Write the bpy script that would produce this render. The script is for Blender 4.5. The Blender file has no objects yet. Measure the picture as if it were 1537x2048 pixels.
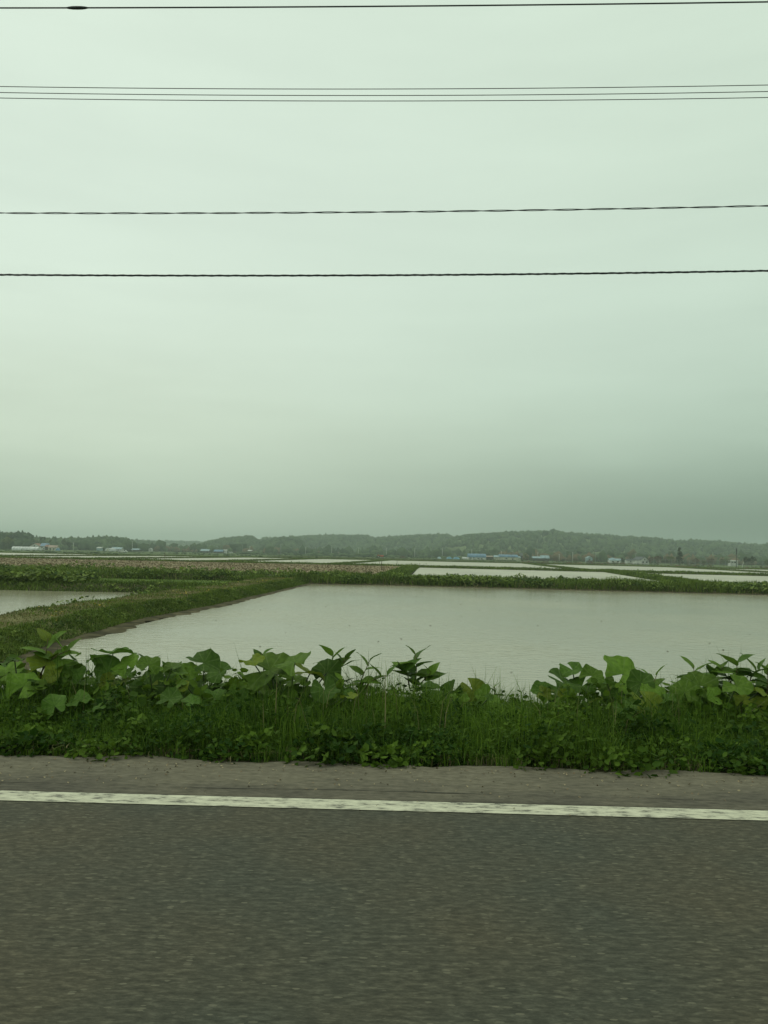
import bpy, math, random
import numpy as np
from mathutils import Vector, Matrix

random.seed(7)
rng = np.random.default_rng(11)
scene = bpy.context.scene
col = scene.collection
R = math.radians

# ------------------------------------------------------------------ camera
CAM_H, F_PX, CX, CY = 1.5, 1540.0, 768.5, 1024.0
YAW, PITCH, ROLL = R(0.8), math.atan(83.5 / 1540.0), R(1.25)
cam_data = bpy.data.cameras.new('camera')
cam = bpy.data.objects.new('camera', cam_data)
col.objects.link(cam)
cam_data.sensor_fit = 'VERTICAL'
cam_data.sensor_height = 24.0
cam_data.lens = 24.0 * F_PX / 2048.0
cam_data.clip_start, cam_data.clip_end = 0.05, 20000
CAM_M = (Matrix.Translation((0, 0, CAM_H)) @ Matrix.Rotation(YAW, 4, 'Z')
         @ Matrix.Rotation(math.pi / 2 + PITCH, 4, 'X') @ Matrix.Rotation(ROLL, 4, 'Z'))
cam.matrix_world = CAM_M
scene.camera = cam

# ------------------------------------------------------------------ sky, sun, exposure
SUN_EL, SUN_AZ = R(58), R(-60)          # azimuth from +Y (view direction), towards -X
sv = scene.view_settings
scene.display_settings.display_device = 'sRGB'
sv.view_transform, sv.look, sv.gamma, sv.exposure = 'Standard', 'None', 1.0, 0.0
sv.use_curve_mapping = False
scene.cycles.use_denoising = True
scene.cycles.max_bounces = 6
scene.cycles.diffuse_bounces = 3
scene.cycles.volume_bounces = 1
scene.cycles.transparent_max_bounces = 8
scene.cycles.sample_clamp_indirect = 4.0

world = bpy.data.worlds.new('World')
scene.world = world
world.use_nodes = True
wn, wl = world.node_tree.nodes, world.node_tree.links
wn.clear()


def N(nodes, kind, **kw):
    n = nodes.new(kind)
    for k, v in kw.items():
        setattr(n, k, v)
    return n


def math_node(nodes, links, op, a, b=None, c=None, clamp=False):
    n = nodes.new('ShaderNodeMath')
    n.operation = op
    n.use_clamp = clamp
    for i, v in enumerate((a, b, c)):
        if v is None:
            continue
        if isinstance(v, (int, float)):
            n.inputs[i].default_value = v
        else:
            links.new(v, n.inputs[i])
    return n.outputs[0]


def ramp_node(nodes, links, fac, stops, interp='LINEAR'):
    n = nodes.new('ShaderNodeValToRGB')
    cr = n.color_ramp
    cr.interpolation = interp
    while len(cr.elements) < len(stops):
        cr.elements.new(0.5)
    for e, (p, c) in zip(cr.elements, stops):
        e.position = p
        e.color = (c[0], c[1], c[2], 1)
    links.new(fac, n.inputs[0])
    return n.outputs[0]


def mix_col(nodes, links, fac, a, b, blend='MIX'):
    n = nodes.new('ShaderNodeMix')
    n.data_type = 'RGBA'
    n.blend_type = blend
    if isinstance(fac, (int, float)):
        n.inputs[0].default_value = fac
    else:
        links.new(fac, n.inputs[0])
    for i, v in ((6, a), (7, b)):
        if isinstance(v, tuple):
            n.inputs[i].default_value = (v[0], v[1], v[2], 1)
        else:
            links.new(v, n.inputs[i])
    return n.outputs[2]


def build_world():
    tc = N(wn, 'ShaderNodeTexCoord')
    nrm = N(wn, 'ShaderNodeVectorMath', operation='NORMALIZE')
    wl.new(tc.outputs['Generated'], nrm.inputs[0])
    sep = N(wn, 'ShaderNodeSeparateXYZ')
    wl.new(nrm.outputs[0], sep.inputs[0])
    z = math_node(wn, wl, 'MAXIMUM', sep.outputs[2], 0.0)
    # broad cloud structure in the overcast deck, flattened towards the horizon
    mp = N(wn, 'ShaderNodeMapping')
    mp.inputs['Scale'].default_value = (1.5, 1.5, 5.0)
    wl.new(nrm.outputs[0], mp.inputs[0])
    nz = N(wn, 'ShaderNodeTexNoise')
    nz.inputs['Scale'].default_value = 1.6
    nz.inputs['Detail'].default_value = 4.0
    nz.inputs['Roughness'].default_value = 0.5
    wl.new(mp.outputs[0], nz.inputs['Vector'])
    warp = math_node(wn, wl, 'MULTIPLY_ADD', nz.outputs[0], 0.10, -0.05)
    zz = math_node(wn, wl, 'ADD', z, math_node(wn, wl, 'MULTIPLY', warp, math_node(wn, wl, 'MULTIPLY', z, 6.0, clamp=True)))
    clear = ramp_node(wn, wl, zz, [(0.0, (0.49, 0.61, 0.485)), (0.06, (0.52, 0.64, 0.51)), (0.14, (0.665, 0.785, 0.625)),
                                   (0.26, (0.725, 0.855, 0.715)), (0.42, (0.735, 0.87, 0.75)), (1.0, (0.715, 0.84, 0.69))], 'B_SPLINE')
    dark = ramp_node(wn, wl, zz, [(0.0, (0.13, 0.195, 0.150)), (0.06, (0.19, 0.275, 0.21)), (0.14, (0.455, 0.59, 0.47)),
                                  (0.26, (0.60, 0.745, 0.62)), (0.42, (0.64, 0.78, 0.65)), (1.0, (0.71, 0.835, 0.69))], 'B_SPLINE')
    # a rain bank lies towards the right (east); smooth all the way round
    az = math_node(wn, wl, 'MULTIPLY_ADD', sep.outputs[0], 1.15, 0.42)
    az = math_node(wn, wl, 'ADD', az, math_node(wn, wl, 'MULTIPLY', warp, 3.0), clamp=True)
    sm = N(wn, 'ShaderNodeMapRange', interpolation_type='SMOOTHSTEP')
    wl.new(az, sm.inputs[0])
    deck = mix_col(wn, wl, sm.outputs[0], clear, dark)
    mp2 = N(wn, 'ShaderNodeMapping')
    mp2.inputs['Scale'].default_value = (1.2, 1.2, 9.0)
    mp2.inputs['Rotation'].default_value = (0, R(4), 0)
    wl.new(nrm.outputs[0], mp2.inputs[0])
    nz2 = N(wn, 'ShaderNodeTexNoise')
    nz2.inputs['Scale'].default_value = 2.2
    nz2.inputs['Detail'].default_value = 5.0
    wl.new(mp2.outputs[0], nz2.inputs['Vector'])
    bands = math_node(wn, wl, 'ADD', nz.outputs[0], nz2.outputs[0])
    fine = math_node(wn, wl, 'MULTIPLY_ADD', bands, 0.15, 0.85)
    deck2 = N(wn, 'ShaderNodeVectorMath', operation='SCALE')
    wl.new(deck, deck2.inputs[0])
    wl.new(fine, deck2.inputs['Scale'])
    sky = N(wn, 'ShaderNodeTexSky', sky_type='NISHITA')
    sky.sun_disc = False
    sky.sun_elevation, sky.sun_rotation = SUN_EL, SUN_AZ
    sky.dust_density, sky.air_density = 4.0, 1.0
    b1 = N(wn, 'ShaderNodeBackground')
    wl.new(sky.outputs[0], b1.inputs[0])
    b1.inputs[1].default_value = 0.08
    b2 = N(wn, 'ShaderNodeBackground')
    wl.new(deck2.outputs[0], b2.inputs[0])
    b2.inputs[1].default_value = 1.0
    mx = N(wn, 'ShaderNodeMixShader')
    mx.inputs[0].default_value = 0.95      # cloud cover
    wl.new(b1.outputs[0], mx.inputs[1])
    wl.new(b2.outputs[0], mx.inputs[2])
    out = N(wn, 'ShaderNodeOutputWorld')
    wl.new(mx.outputs[0], out.inputs[0])


build_world()
sun_data = bpy.data.lights.new('sun', 'SUN')
sun_data.energy, sun_data.angle, sun_data.color = 0.55, R(30), (1.0, 0.99, 0.86)
sun = bpy.data.objects.new('sun', sun_data)
col.objects.link(sun)
sun_dir = Vector((math.sin(SUN_AZ) * math.cos(SUN_EL), math.cos(SUN_AZ) * math.cos(SUN_EL), math.sin(SUN_EL)))
sun.rotation_euler = sun_dir.to_track_quat('Z', 'Y').to_euler()
sun.location = (0, 0, 60)

# ------------------------------------------------------------------ measuring the photograph
CAM_R = CAM_M.to_3x3()


def ray(px, py):
    return (CAM_R @ Vector(((px - CX) / F_PX, -(py - CY) / F_PX, -1.0))).normalized()


def ground_at(px, py, z):
    d = ray(px, py)
    t = (z - CAM_H) / d.z
    return Vector((d.x * t, d.y * t, z))


def at_depth(px, py, Y):
    d = ray(px, py)
    t = Y / d.y
    return Vector((d.x * t, Y, CAM_H + d.z * t))


def horizon(px):
    return 1107.5 + (px - CX) * math.tan(ROLL)


def stand(px, Y, z=None):
    p = at_depth(px, horizon(px), Y)
    return Vector((p.x, Y, PLAIN if z is None else z))


# ------------------------------------------------------------------ materials
MATS = {}


def material(name, c, rough=0.8, var=0.25, scale=3.0, spec=0.3, attr=None, c2=None, bump=0.0, translucent=0.0,
             coords='Object', metal=0.0, rand=0.0, detail=5.0, stretch=None):
    """Principled base colour broken up by noise; attr = per-blade / per-leaf 'tint' attribute 0..1 towards c2."""
    if name in MATS:
        return MATS[name]
    m = bpy.data.materials.new(name)
    m.use_nodes = True
    n, l = m.node_tree.nodes, m.node_tree.links
    n.clear()
    out = N(n, 'ShaderNodeOutputMaterial')
    bs = N(n, 'ShaderNodeBsdfPrincipled')
    bs.inputs['Roughness'].default_value = rough
    bs.inputs['Specular IOR Level'].default_value = spec
    bs.inputs['Metallic'].default_value = metal
    tc = N(n, 'ShaderNodeTexCoord')
    vec = tc.outputs[coords]
    if stretch:
        mp = N(n, 'ShaderNodeMapping')
        mp.inputs['Scale'].default_value = stretch
        l.new(vec, mp.inputs[0])
        vec = mp.outputs[0]
    nz = N(n, 'ShaderNodeTexNoise')
    nz.inputs['Scale'].default_value = scale
    nz.inputs['Detail'].default_value = detail
    l.new(vec, nz.inputs['Vector'])
    c2 = c2 or tuple(x * 0.55 for x in c)
    if attr:
        at = N(n, 'ShaderNodeAttribute', attribute_name=attr)
        base = mix_col(n, l, at.outputs['Fac'], c, c2)
    else:
        sh = math_node(n, l, 'MULTIPLY_ADD', nz.outputs[0], 3.0, -1.0, clamp=True)
        base = mix_col(n, l, sh, c2, c)
    k = math_node(n, l, 'MULTIPLY_ADD', nz.outputs[0], 2 * var, 1 - var)
    if rand:
        oi = N(n, 'ShaderNodeObjectInfo')
        k = math_node(n, l, 'MULTIPLY', k, math_node(n, l, 'MULTIPLY_ADD', oi.outputs['Random'], 2 * rand, 1 - rand))
    sc = N(n, 'ShaderNodeVectorMath', operation='SCALE')
    l.new(base, sc.inputs[0])
    l.new(k, sc.inputs['Scale'])
    l.new(sc.outputs[0], bs.inputs['Base Color'])
    if bump:
        bp = N(n, 'ShaderNodeBump')
        bp.inputs['Strength'].default_value = bump
        bp.inputs['Distance'].default_value = 0.05
        l.new(nz.outputs[0], bp.inputs['Height'])
        l.new(bp.outputs[0], bs.inputs['Normal'])
    sh_out = bs.outputs[0]
    if translucent:
        tr = N(n, 'ShaderNodeBsdfTranslucent')
        l.new(sc.outputs[0], tr.inputs[0])
        ms = N(n, 'ShaderNodeMixShader')
        ms.inputs[0].default_value = translucent
        l.new(sh_out, ms.inputs[1])
        l.new(tr.outputs[0], ms.inputs[2])
        sh_out = ms.outputs[0]
    l.new(sh_out, out.inputs[0])
    MATS[name] = m
    return m


def road_material():
    m = bpy.data.materials.new('worn_asphalt')
    m.use_nodes = True
    n, l = m.node_tree.nodes, m.node_tree.links
    bs = n['Principled BSDF']
    tc = N(n, 'ShaderNodeTexCoord')
    mp = N(n, 'ShaderNodeMapping')
    mp.inputs['Scale'].default_value = (0.36, 1, 1)          # stone grain stretched along the lane, echoing motion streaks
    l.new(tc.outputs['Object'], mp.inputs[0])
    vo = N(n, 'ShaderNodeTexVoronoi')
    vo.inputs['Scale'].default_value = 74.0
    l.new(mp.outputs[0], vo.inputs['Vector'])
    sepc = N(n, 'ShaderNodeSeparateColor')
    l.new(vo.outputs['Color'], sepc.inputs[0])
    chip = math_node(n, l, 'GREATER_THAN', sepc.outputs[0], 0.82)
    near = math_node(n, l, 'LESS_THAN', vo.outputs['Distance'], 0.42)
    chip = math_node(n, l, 'MULTIPLY', chip, near)
    nz = N(n, 'ShaderNodeTexNoise')
    nz.inputs['Scale'].default_value = 42.0
    nz.inputs['Detail'].default_value = 8.0
    nz.inputs['Roughness'].default_value = 0.75
    l.new(mp.outputs[0], nz.inputs['Vector'])
    big = N(n, 'ShaderNodeTexNoise')
    big.inputs['Scale'].default_value = 0.9
    big.inputs['Detail'].default_value = 4.0
    l.new(tc.outputs['Object'], big.inputs['Vector'])
    grain = ramp_node(n, l, nz.outputs[0], [(0.30, (0.026, 0.026, 0.019)), (0.50, (0.060, 0.059, 0.044)), (0.72, (0.135, 0.129, 0.097))])
    warm = ramp_node(n, l, big.outputs[0], [(0.36, (0.92, 0.97, 0.96)), (0.64, (1.15, 1.05, 0.93))])
    base = mix_col(n, l, 1.0, grain, warm, 'MULTIPLY')
    base = mix_col(n, l, math_node(n, l, 'MULTIPLY', chip, math_node(n, l, 'MULTIPLY', sepc.outputs[1], 0.5)), base, (0.20, 0.185, 0.13))
    l.new(base, bs.inputs['Base Color'])
    bs.inputs['Roughness'].default_value = 0.85
    bs.inputs['Specular IOR Level'].default_value = 0.25
    bp = N(n, 'ShaderNodeBump')
    bp.inputs['Strength'].default_value = 0.6
    bp.inputs['Distance'].default_value = 0.006
    l.new(nz.outputs[0], bp.inputs['Height'])
    l.new(bp.outputs[0], bs.inputs['Normal'])
    return m


def shoulder_material():
    m = bpy.data.materials.new('gritty_shoulder')
    m.use_nodes = True
    n, l = m.node_tree.nodes, m.node_tree.links
    bs = n['Principled BSDF']
    tc = N(n, 'ShaderNodeTexCoord')
    mp = N(n, 'ShaderNodeMapping')
    mp.inputs['Scale'].default_value = (0.45, 1, 1)
    l.new(tc.outputs['Object'], mp.inputs[0])
    nz = N(n, 'ShaderNodeTexNoise')
    nz.inputs['Scale'].default_value = 26.0
    nz.inputs['Detail'].default_value = 8.0
    nz.inputs['Roughness'].default_value = 0.65
    l.new(mp.outputs[0], nz.inputs['Vector'])
    big = N(n, 'ShaderNodeTexNoise')
    big.inputs['Scale'].default_value = 2.6
    big.inputs['Detail'].default_value = 5.0
    l.new(mp.outputs[0], big.inputs['Vector'])
    sep = N(n, 'ShaderNodeSeparateXYZ')
    l.new(tc.outputs['Object'], sep.inputs[0])
    # washed-out earth and dust lie towards the grass, tar towards the line
    grad = math_node(n, l, 'MULTIPLY_ADD', sep.outputs[1], 1.15, -5.45)
    dust = math_node(n, l, 'ADD', grad, math_node(n, l, 'MULTIPLY_ADD', big.outputs[0], 2.4, -0.95), clamp=True)
    tar = ramp_node(n, l, nz.outputs[0], [(0.3, (0.052, 0.048, 0.038)), (0.7, (0.125, 0.112, 0.088))])
    earth = ramp_node(n, l, nz.outputs[0], [(0.3, (0.098, 0.088, 0.063)), (0.7, (0.205, 0.182, 0.132))])
    l.new(mix_col(n, l, dust, tar, earth), bs.inputs['Base Color'])
    bs.inputs['Roughness'].default_value = 0.92
    bs.inputs['Specular IOR Level'].default_value = 0.15
    bp = N(n, 'ShaderNodeBump')
    bp.inputs['Strength'].default_value = 0.7
    bp.inputs['Distance'].default_value = 0.008
    l.new(nz.outputs[0], bp.inputs['Height'])
    l.new(bp.outputs[0], bs.inputs['Normal'])
    return m


def line_material():
    m = bpy.data.materials.new('worn_white_paint')
    m.use_nodes = True
    n, l = m.node_tree.nodes, m.node_tree.links
    bs = n['Principled BSDF']
    tc = N(n, 'ShaderNodeTexCoord')
    mp = N(n, 'ShaderNodeMapping')
    mp.inputs['Scale'].default_value = (0.4, 1, 1)
    l.new(tc.outputs['Object'], mp.inputs[0])
    nz = N(n, 'ShaderNodeTexNoise')
    nz.inputs['Scale'].default_value = 21.0
    nz.inputs['Detail'].default_value = 7.0
    nz.inputs['Roughness'].default_value = 0.72
    l.new(mp.outputs[0], nz.inputs['Vector'])
    l.new(ramp_node(n, l, nz.outputs[0], [(0.38, (0.12, 0.115, 0.088)), (0.48, (0.46, 0.44, 0.33)), (0.62, (0.61, 0.59, 0.44))]), bs.inputs['Base Color'])
    bs.inputs['Roughness'].default_value = 0.7
    return m


def water_material(name, mud=(0.19, 0.165, 0.11), wave=0.35, distance=0.02, scale=2.6, rough=0.06):
    m = bpy.data.materials.new(name)
    m.use_nodes = True
    n, l = m.node_tree.nodes, m.node_tree.links
    bs = n['Principled BSDF']
    tc = N(n, 'ShaderNodeTexCoord')
    big = N(n, 'ShaderNodeTexNoise')
    big.inputs['Scale'].default_value = 0.12
    big.inputs['Detail'].default_value = 3.0
    l.new(tc.outputs['Object'], big.inputs['Vector'])
    l.new(ramp_node(n, l, big.outputs[0], [(0.35, tuple(x * 0.85 for x in mud)), (0.65, tuple(x * 1.1 for x in mud))]), bs.inputs['Base Color'])
    bs.inputs['Roughness'].default_value = rough
    bs.inputs['IOR'].default_value = 1.33
    mp = N(n, 'ShaderNodeMapping')
    mp.inputs['Scale'].default_value = (0.6, 1.5, 1.0)
    mp.inputs['Rotation'].default_value = (0, 0, R(14))
    l.new(tc.outputs['Object'], mp.inputs[0])
    w = N(n, 'ShaderNodeTexNoise')
    w.inputs['Scale'].default_value = scale
    w.inputs['Detail'].default_value = 3.0
    w.inputs['Roughness'].default_value = 0.45
    l.new(mp.outputs[0], w.inputs['Vector'])
    amp = math_node(n, l, 'MULTIPLY_ADD', big.outputs[0], 1.6, -0.35, clamp=True)
    bp = N(n, 'ShaderNodeBump')
    bp.inputs['Distance'].default_value = distance
    l.new(math_node(n, l, 'MULTIPLY', amp, wave), bp.inputs['Strength'])
    l.new(w.outputs[0], bp.inputs['Height'])
    l.new(bp.outputs[0], bs.inputs['Normal'])
    return m


def field_material(name, c, c2, scale, rows=0.0):
    """soil or grass field, optionally ploughed in rows across the view"""
    m = bpy.data.materials.new(name)
    m.use_nodes = True
    n, l = m.node_tree.nodes, m.node_tree.links
    bs = n['Principled BSDF']
    tc = N(n, 'ShaderNodeTexCoord')
    nz = N(n, 'ShaderNodeTexNoise')
    nz.inputs['Scale'].default_value = scale
    nz.inputs['Detail'].default_value = 6.0
    nz.inputs['Roughness'].default_value = 0.65
    l.new(tc.outputs['Object'], nz.inputs['Vector'])
    l.new(ramp_node(n, l, nz.outputs[0], [(0.34, c2), (0.62, c)]), bs.inputs['Base Color'])
    bs.inputs['Roughness'].default_value = 0.95
    bs.inputs['Specular IOR Level'].default_value = 0.1
    bp = N(n, 'ShaderNodeBump')
    bp.inputs['Strength'].default_value = 0.8
    bp.inputs['Distance'].default_value = 0.15
    l.new(nz.outputs[0], bp.inputs['Height'])
    l.new(bp.outputs[0], bs.inputs['Normal'])
    return m


# ------------------------------------------------------------------ mesh helpers
def mesh_np(name, verts, faces, mat, tint=None, smooth=False):
    """verts (n,3); faces: list of arrays (m,k)"""
    me = bpy.data.meshes.new(name)
    verts = np.asarray(verts, dtype=np.float32)
    me.vertices.add(len(verts))
    me.vertices.foreach_set('co', verts.ravel())
    loops = np.concatenate([np.asarray(f, dtype=np.int32).ravel() for f in faces])
    sizes = np.concatenate([np.full(len(f), np.asarray(f).shape[1], dtype=np.int32) for f in faces])
    starts = np.concatenate([[0], np.cumsum(sizes)[:-1]]).astype(np.int32)
    me.loops.add(len(loops))
    me.loops.foreach_set('vertex_index', loops)
    me.polygons.add(len(sizes))
    me.polygons.foreach_set('loop_start', starts)
    me.polygons.foreach_set('loop_total', sizes)
    if smooth:
        me.polygons.foreach_set('use_smooth', np.ones(len(sizes), dtype=bool))
    if tint is not None:
        a = me.attributes.new('tint', 'FLOAT', 'POINT')
        a.data.foreach_set('value', np.asarray(tint, dtype=np.float32))
    me.update(calc_edges=True)
    me.materials.append(mat)
    return me


def mesh_list(name, verts, faces, mat, smooth=False):
    me = bpy.data.meshes.new(name)
    me.from_pydata([tuple(v) for v in verts], [], faces)
    me.materials.append(mat)
    if smooth:
        for p in me.polygons:
            p.use_smooth = True
    me.update()
    return me


def link(name, me, parent=None, loc=(0, 0, 0), rot=None, scale=None):
    o = bpy.data.objects.new(name, me)
    col.objects.link(o)
    if parent:
        o.parent = parent
    o.location = loc
    if rot is not None:
        o.rotation_euler = rot
    if scale is not None:
        o.scale = scale
    return o


def tag(o, label=None, category=None, group=None, kind=None):
    if label:
        o['label'] = label
    if category:
        o['category'] = category
    if group:
        o['group'] = group
    if kind:
        o['kind'] = kind
    return o


def empty(name, loc, label=None, category=None, group=None, rz=0.0):
    o = bpy.data.objects.new(name, None)
    o.empty_display_size = 0.2
    col.objects.link(o)
    o.location = loc
    o.rotation_euler = (0, 0, rz)
    return tag(o, label, category, group)


class MB:
    """collects boxes, tubes and polygons into one mesh"""

    def __init__(self):
        self.v, self.f = [], []

    def poly(self, pts):
        i = len(self.v)
        self.v += [tuple(p) for p in pts]
        self.f.append(tuple(range(i, i + len(pts))))
        return self

    def prism(self, pts, thick):
        """extrude polygon pts by vector thick"""
        i, n = len(self.v), len(pts)
        t = Vector(thick)
        self.v += [tuple(p) for p in pts] + [tuple(Vector(p) + t) for p in pts]
        self.f.append(tuple(range(i + n - 1, i - 1, -1)))
        self.f.append(tuple(range(i + n, i + 2 * n)))
        for k in range(n):
            self.f.append((i + k, i + (k + 1) % n, i + n + (k + 1) % n, i + n + k))
        return self

    def box(self, x0, x1, y0, y1, z0, z1):
        return self.prism([(x0, y0, z0), (x1, y0, z0), (x1, y1, z0), (x0, y1, z0)], (0, 0, z1 - z0))

    def tube(self, pts, radii, sides=6, cap=True):
        pts = [Vector(p) for p in pts]
        if not isinstance(radii, (list, tuple)):
            radii = [radii] * len(pts)
        i0 = len(self.v)
        for k, p in enumerate(pts):
            d = (pts[min(k + 1, len(pts) - 1)] - pts[max(k - 1, 0)])
            if d.length < 1e-9:
                d = Vector((0, 0, 1))
            d.normalize()
            a = d.orthogonal() if abs(d.x) < 0.95 else Vector((0, 1, 0)) - d * d.y
            a = (Vector((0, 1, 0)) - d * d.y) if abs(d.y) < 0.9 else (Vector((1, 0, 0)) - d * d.x)
            a.normalize()
            b = d.cross(a)
            for s in range(sides):
                t = 2 * math.pi * s / sides
                self.v.append(tuple(p + (a * math.cos(t) + b * math.sin(t)) * radii[k]))
        for k in range(len(pts) - 1):
            for s in range(sides):
                s2 = (s + 1) % sides
                self.f.append((i0 + k * sides + s, i0 + k * sides + s2, i0 + (k + 1) * sides + s2, i0 + (k + 1) * sides + s))
        if cap:
            self.f.append(tuple(range(i0 + sides - 1, i0 - 1, -1)))
            e = i0 + (len(pts) - 1) * sides
            self.f.append(tuple(range(e, e + sides)))
        return self

    def mesh(self, name, mat, smooth=False):
        return mesh_list(name, self.v, self.f, mat, smooth)

    def build(self, name, mat, parent=None, loc=(0, 0, 0), smooth=False):
        return link(name, self.mesh(name, mat, smooth), parent, loc)


def blades(name, base, height, width, mat, lean=0.35, tint=None, kind_parent=None, tintspread=1.0):
    """one mesh of grass blades: base (n,3), height (n), width (n)"""
    n = len(base)
    ang = rng.uniform(0, 2 * np.pi, n)
    face = rng.uniform(0, 2 * np.pi, n)
    ln = np.abs(rng.normal(0, lean, n)) * height
    dx, dy = np.cos(ang) * ln, np.sin(ang) * ln
    wx, wy = np.cos(face) * width * 0.5, np.sin(face) * width * 0.5
    v = np.zeros((n, 5, 3))
    b = np.asarray(base)
    v[:, 0] = b - np.stack([wx, wy, 0.03 + 0 * wx], 1)
    v[:, 1] = b + np.stack([wx, wy, -0.03 + 0 * wx], 1)
    mid = b + np.stack([dx * 0.3, dy * 0.3, height * 0.6], 1)
    v[:, 2] = mid + np.stack([wx, wy, 0 * wx], 1) * 0.8
    v[:, 3] = mid - np.stack([wx, wy, 0 * wx], 1) * 0.8
    droop = 1 - 0.4 * np.clip(ln / np.maximum(height, 1e-3), 0, 1)
    v[:, 4] = b + np.stack([dx, dy, height * droop], 1)
    i = np.arange(n) * 5
    quads = np.stack([i, i + 1, i + 2, i + 3], 1)
    tris = np.stack([i + 3, i + 2, i + 4], 1)
    if tint is None:
        tint = rng.uniform(0, 1, n)
    return mesh_np(name, v.reshape(-1, 3), [quads, tris], mat, np.repeat(tint, 5))


def leaf_bits(name, base, size, mat, tilt=0.9, tint=None, sides=5):
    """small rounded leaves, one polygon fan each, dished"""
    n = len(base)
    nrm = rng.normal(0, tilt, (n, 3))
    nrm[:, 2] = 1.0
    nrm /= np.linalg.norm(nrm, axis=1)[:, None]
    a = np.cross(nrm, rng.normal(0, 1, (n, 3)))
    a /= np.linalg.norm(a, axis=1)[:, None] + 1e-9
    b = np.cross(nrm, a)
    v = np.zeros((n, sides + 1, 3))
    v[:, 0] = base - nrm * size[:, None] * 0.12
    for k in range(sides):
        t = 2 * np.pi * k / sides
        r = (1.0 if k else 1.35) * size * rng.uniform(0.75, 1.1, n)
        v[:, k + 1] = base + (a * math.cos(t) * 1.0 + b * math.sin(t) * 0.8) * r[:, None] * 0.5
    i = np.arange(n) * (sides + 1)
    f = [np.stack([i, i + 1 + k, i + 1 + (k + 1) % sides], 1) for k in range(sides)]
    if tint is None:
        tint = rng.uniform(0, 1, n)
    return mesh_np(name, v.reshape(-1, 3), f, mat, np.repeat(tint, sides + 1))


def vnoise(x, y, seed=0):
    """cheap smooth pseudo-noise, about -1..1"""
    s = seed * 1.7
    return (np.sin(x * 1.0 + s) * np.cos(y * 1.3 - s) + 0.6 * np.sin(x * 2.3 - y * 1.9 + 2 * s)
            + 0.4 * np.sin(x * 4.9 + y * 4.1 + 3 * s)) / 1.6


def lerp_poly(pts, u):
    """points along a polyline by parameter 0..1 (arc length)"""
    p = np.asarray(pts, dtype=float)
    d = np.concatenate([[0], np.cumsum(np.linalg.norm(np.diff(p, axis=0), axis=1))])
    return np.stack([np.interp(u * d[-1], d, p[:, k]) for k in range(p.shape[1])], 1)

# ================================================================== THE SETTING
PLAIN = -1.7          # level of the far plain below the road surface
W_NEAR, W_MID, W_FAR = -1.2, -1.3, -1.5

m_ground = field_material('plain_grass', (0.115, 0.150, 0.052), (0.055, 0.082, 0.026), 0.05)
m_bank = material('bank_soil', (0.085, 0.075, 0.040), 0.95, 0.3, 1.5, 0.1, c2=(0.050, 0.060, 0.022), bump=0.5)
m_path = material('mown_dry_grass', (0.185, 0.165, 0.072), 0.95, 0.25, 1.2, 0.1, c2=(0.105, 0.115, 0.045), bump=0.4)
m_grass = material('grass_blades', (0.145, 0.235, 0.026), 0.7, 0.4, 0.9, 0.12, attr='tint', c2=(0.030, 0.078, 0.008), translucent=0.3)
m_grass_far = material('bank_grass_blades', (0.175, 0.245, 0.042), 0.7, 0.45, 0.25, 0.1, attr='tint', c2=(0.036, 0.068, 0.012), translucent=0.2)
m_straw = material('dry_grass_blades', (0.30, 0.25, 0.13), 0.8, 0.3, 0.5, 0.1, attr='tint', c2=(0.13, 0.14, 0.05), translucent=0.2)
m_cover = material('broad_ground_leaves', (0.235, 0.305, 0.065), 0.6, 0.3, 0.4, 0.2, attr='tint', c2=(0.048, 0.092, 0.016), translucent=0.25)
m_clod = material('dry_clods', (0.37, 0.31, 0.195), 0.95, 0.2, 1.0, 0.1, attr='tint', c2=(0.16, 0.115, 0.075))


def sheet(name, pts, z, mat, label, category, kind='structure'):
    me = mesh_list(name, [(p[0], p[1], z) for p in pts], [tuple(range(len(pts)))], mat)
    return tag(link(name, me), label, category, kind=kind)


def big_ground():
    nx, ny = 60, 60
    xs, ys = np.linspace(-3400, 3400, nx), np.linspace(-600, 3900, ny)
    X, Y = np.meshgrid(xs, ys)
    v = np.stack([X.ravel(), Y.ravel(), np.full(X.size, PLAIN)], 1)
    i = (np.arange(ny - 1)[:, None] * nx + np.arange(nx - 1)[None, :]).ravel()
    me = mesh_np('ground', v, [np.stack([i, i + 1, i + nx + 1, i + nx], 1)], m_ground)
    tag(link('ground', me), 'flat green river plain reaching to the wooded hills', 'ground', kind='structure')


big_ground()

# ---- road
VERGE = [(5.50, -0.012), (5.9, -0.02), (6.4, -0.07), (7.1, -0.17), (8.0, -0.36), (8.8, -0.62), (9.7, -1.0), (10.6, -1.4), (11.4, -1.75)]


def verge_z(y):
    return np.interp(y, [p[0] for p in VERGE], [p[1] for p in VERGE])


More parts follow.
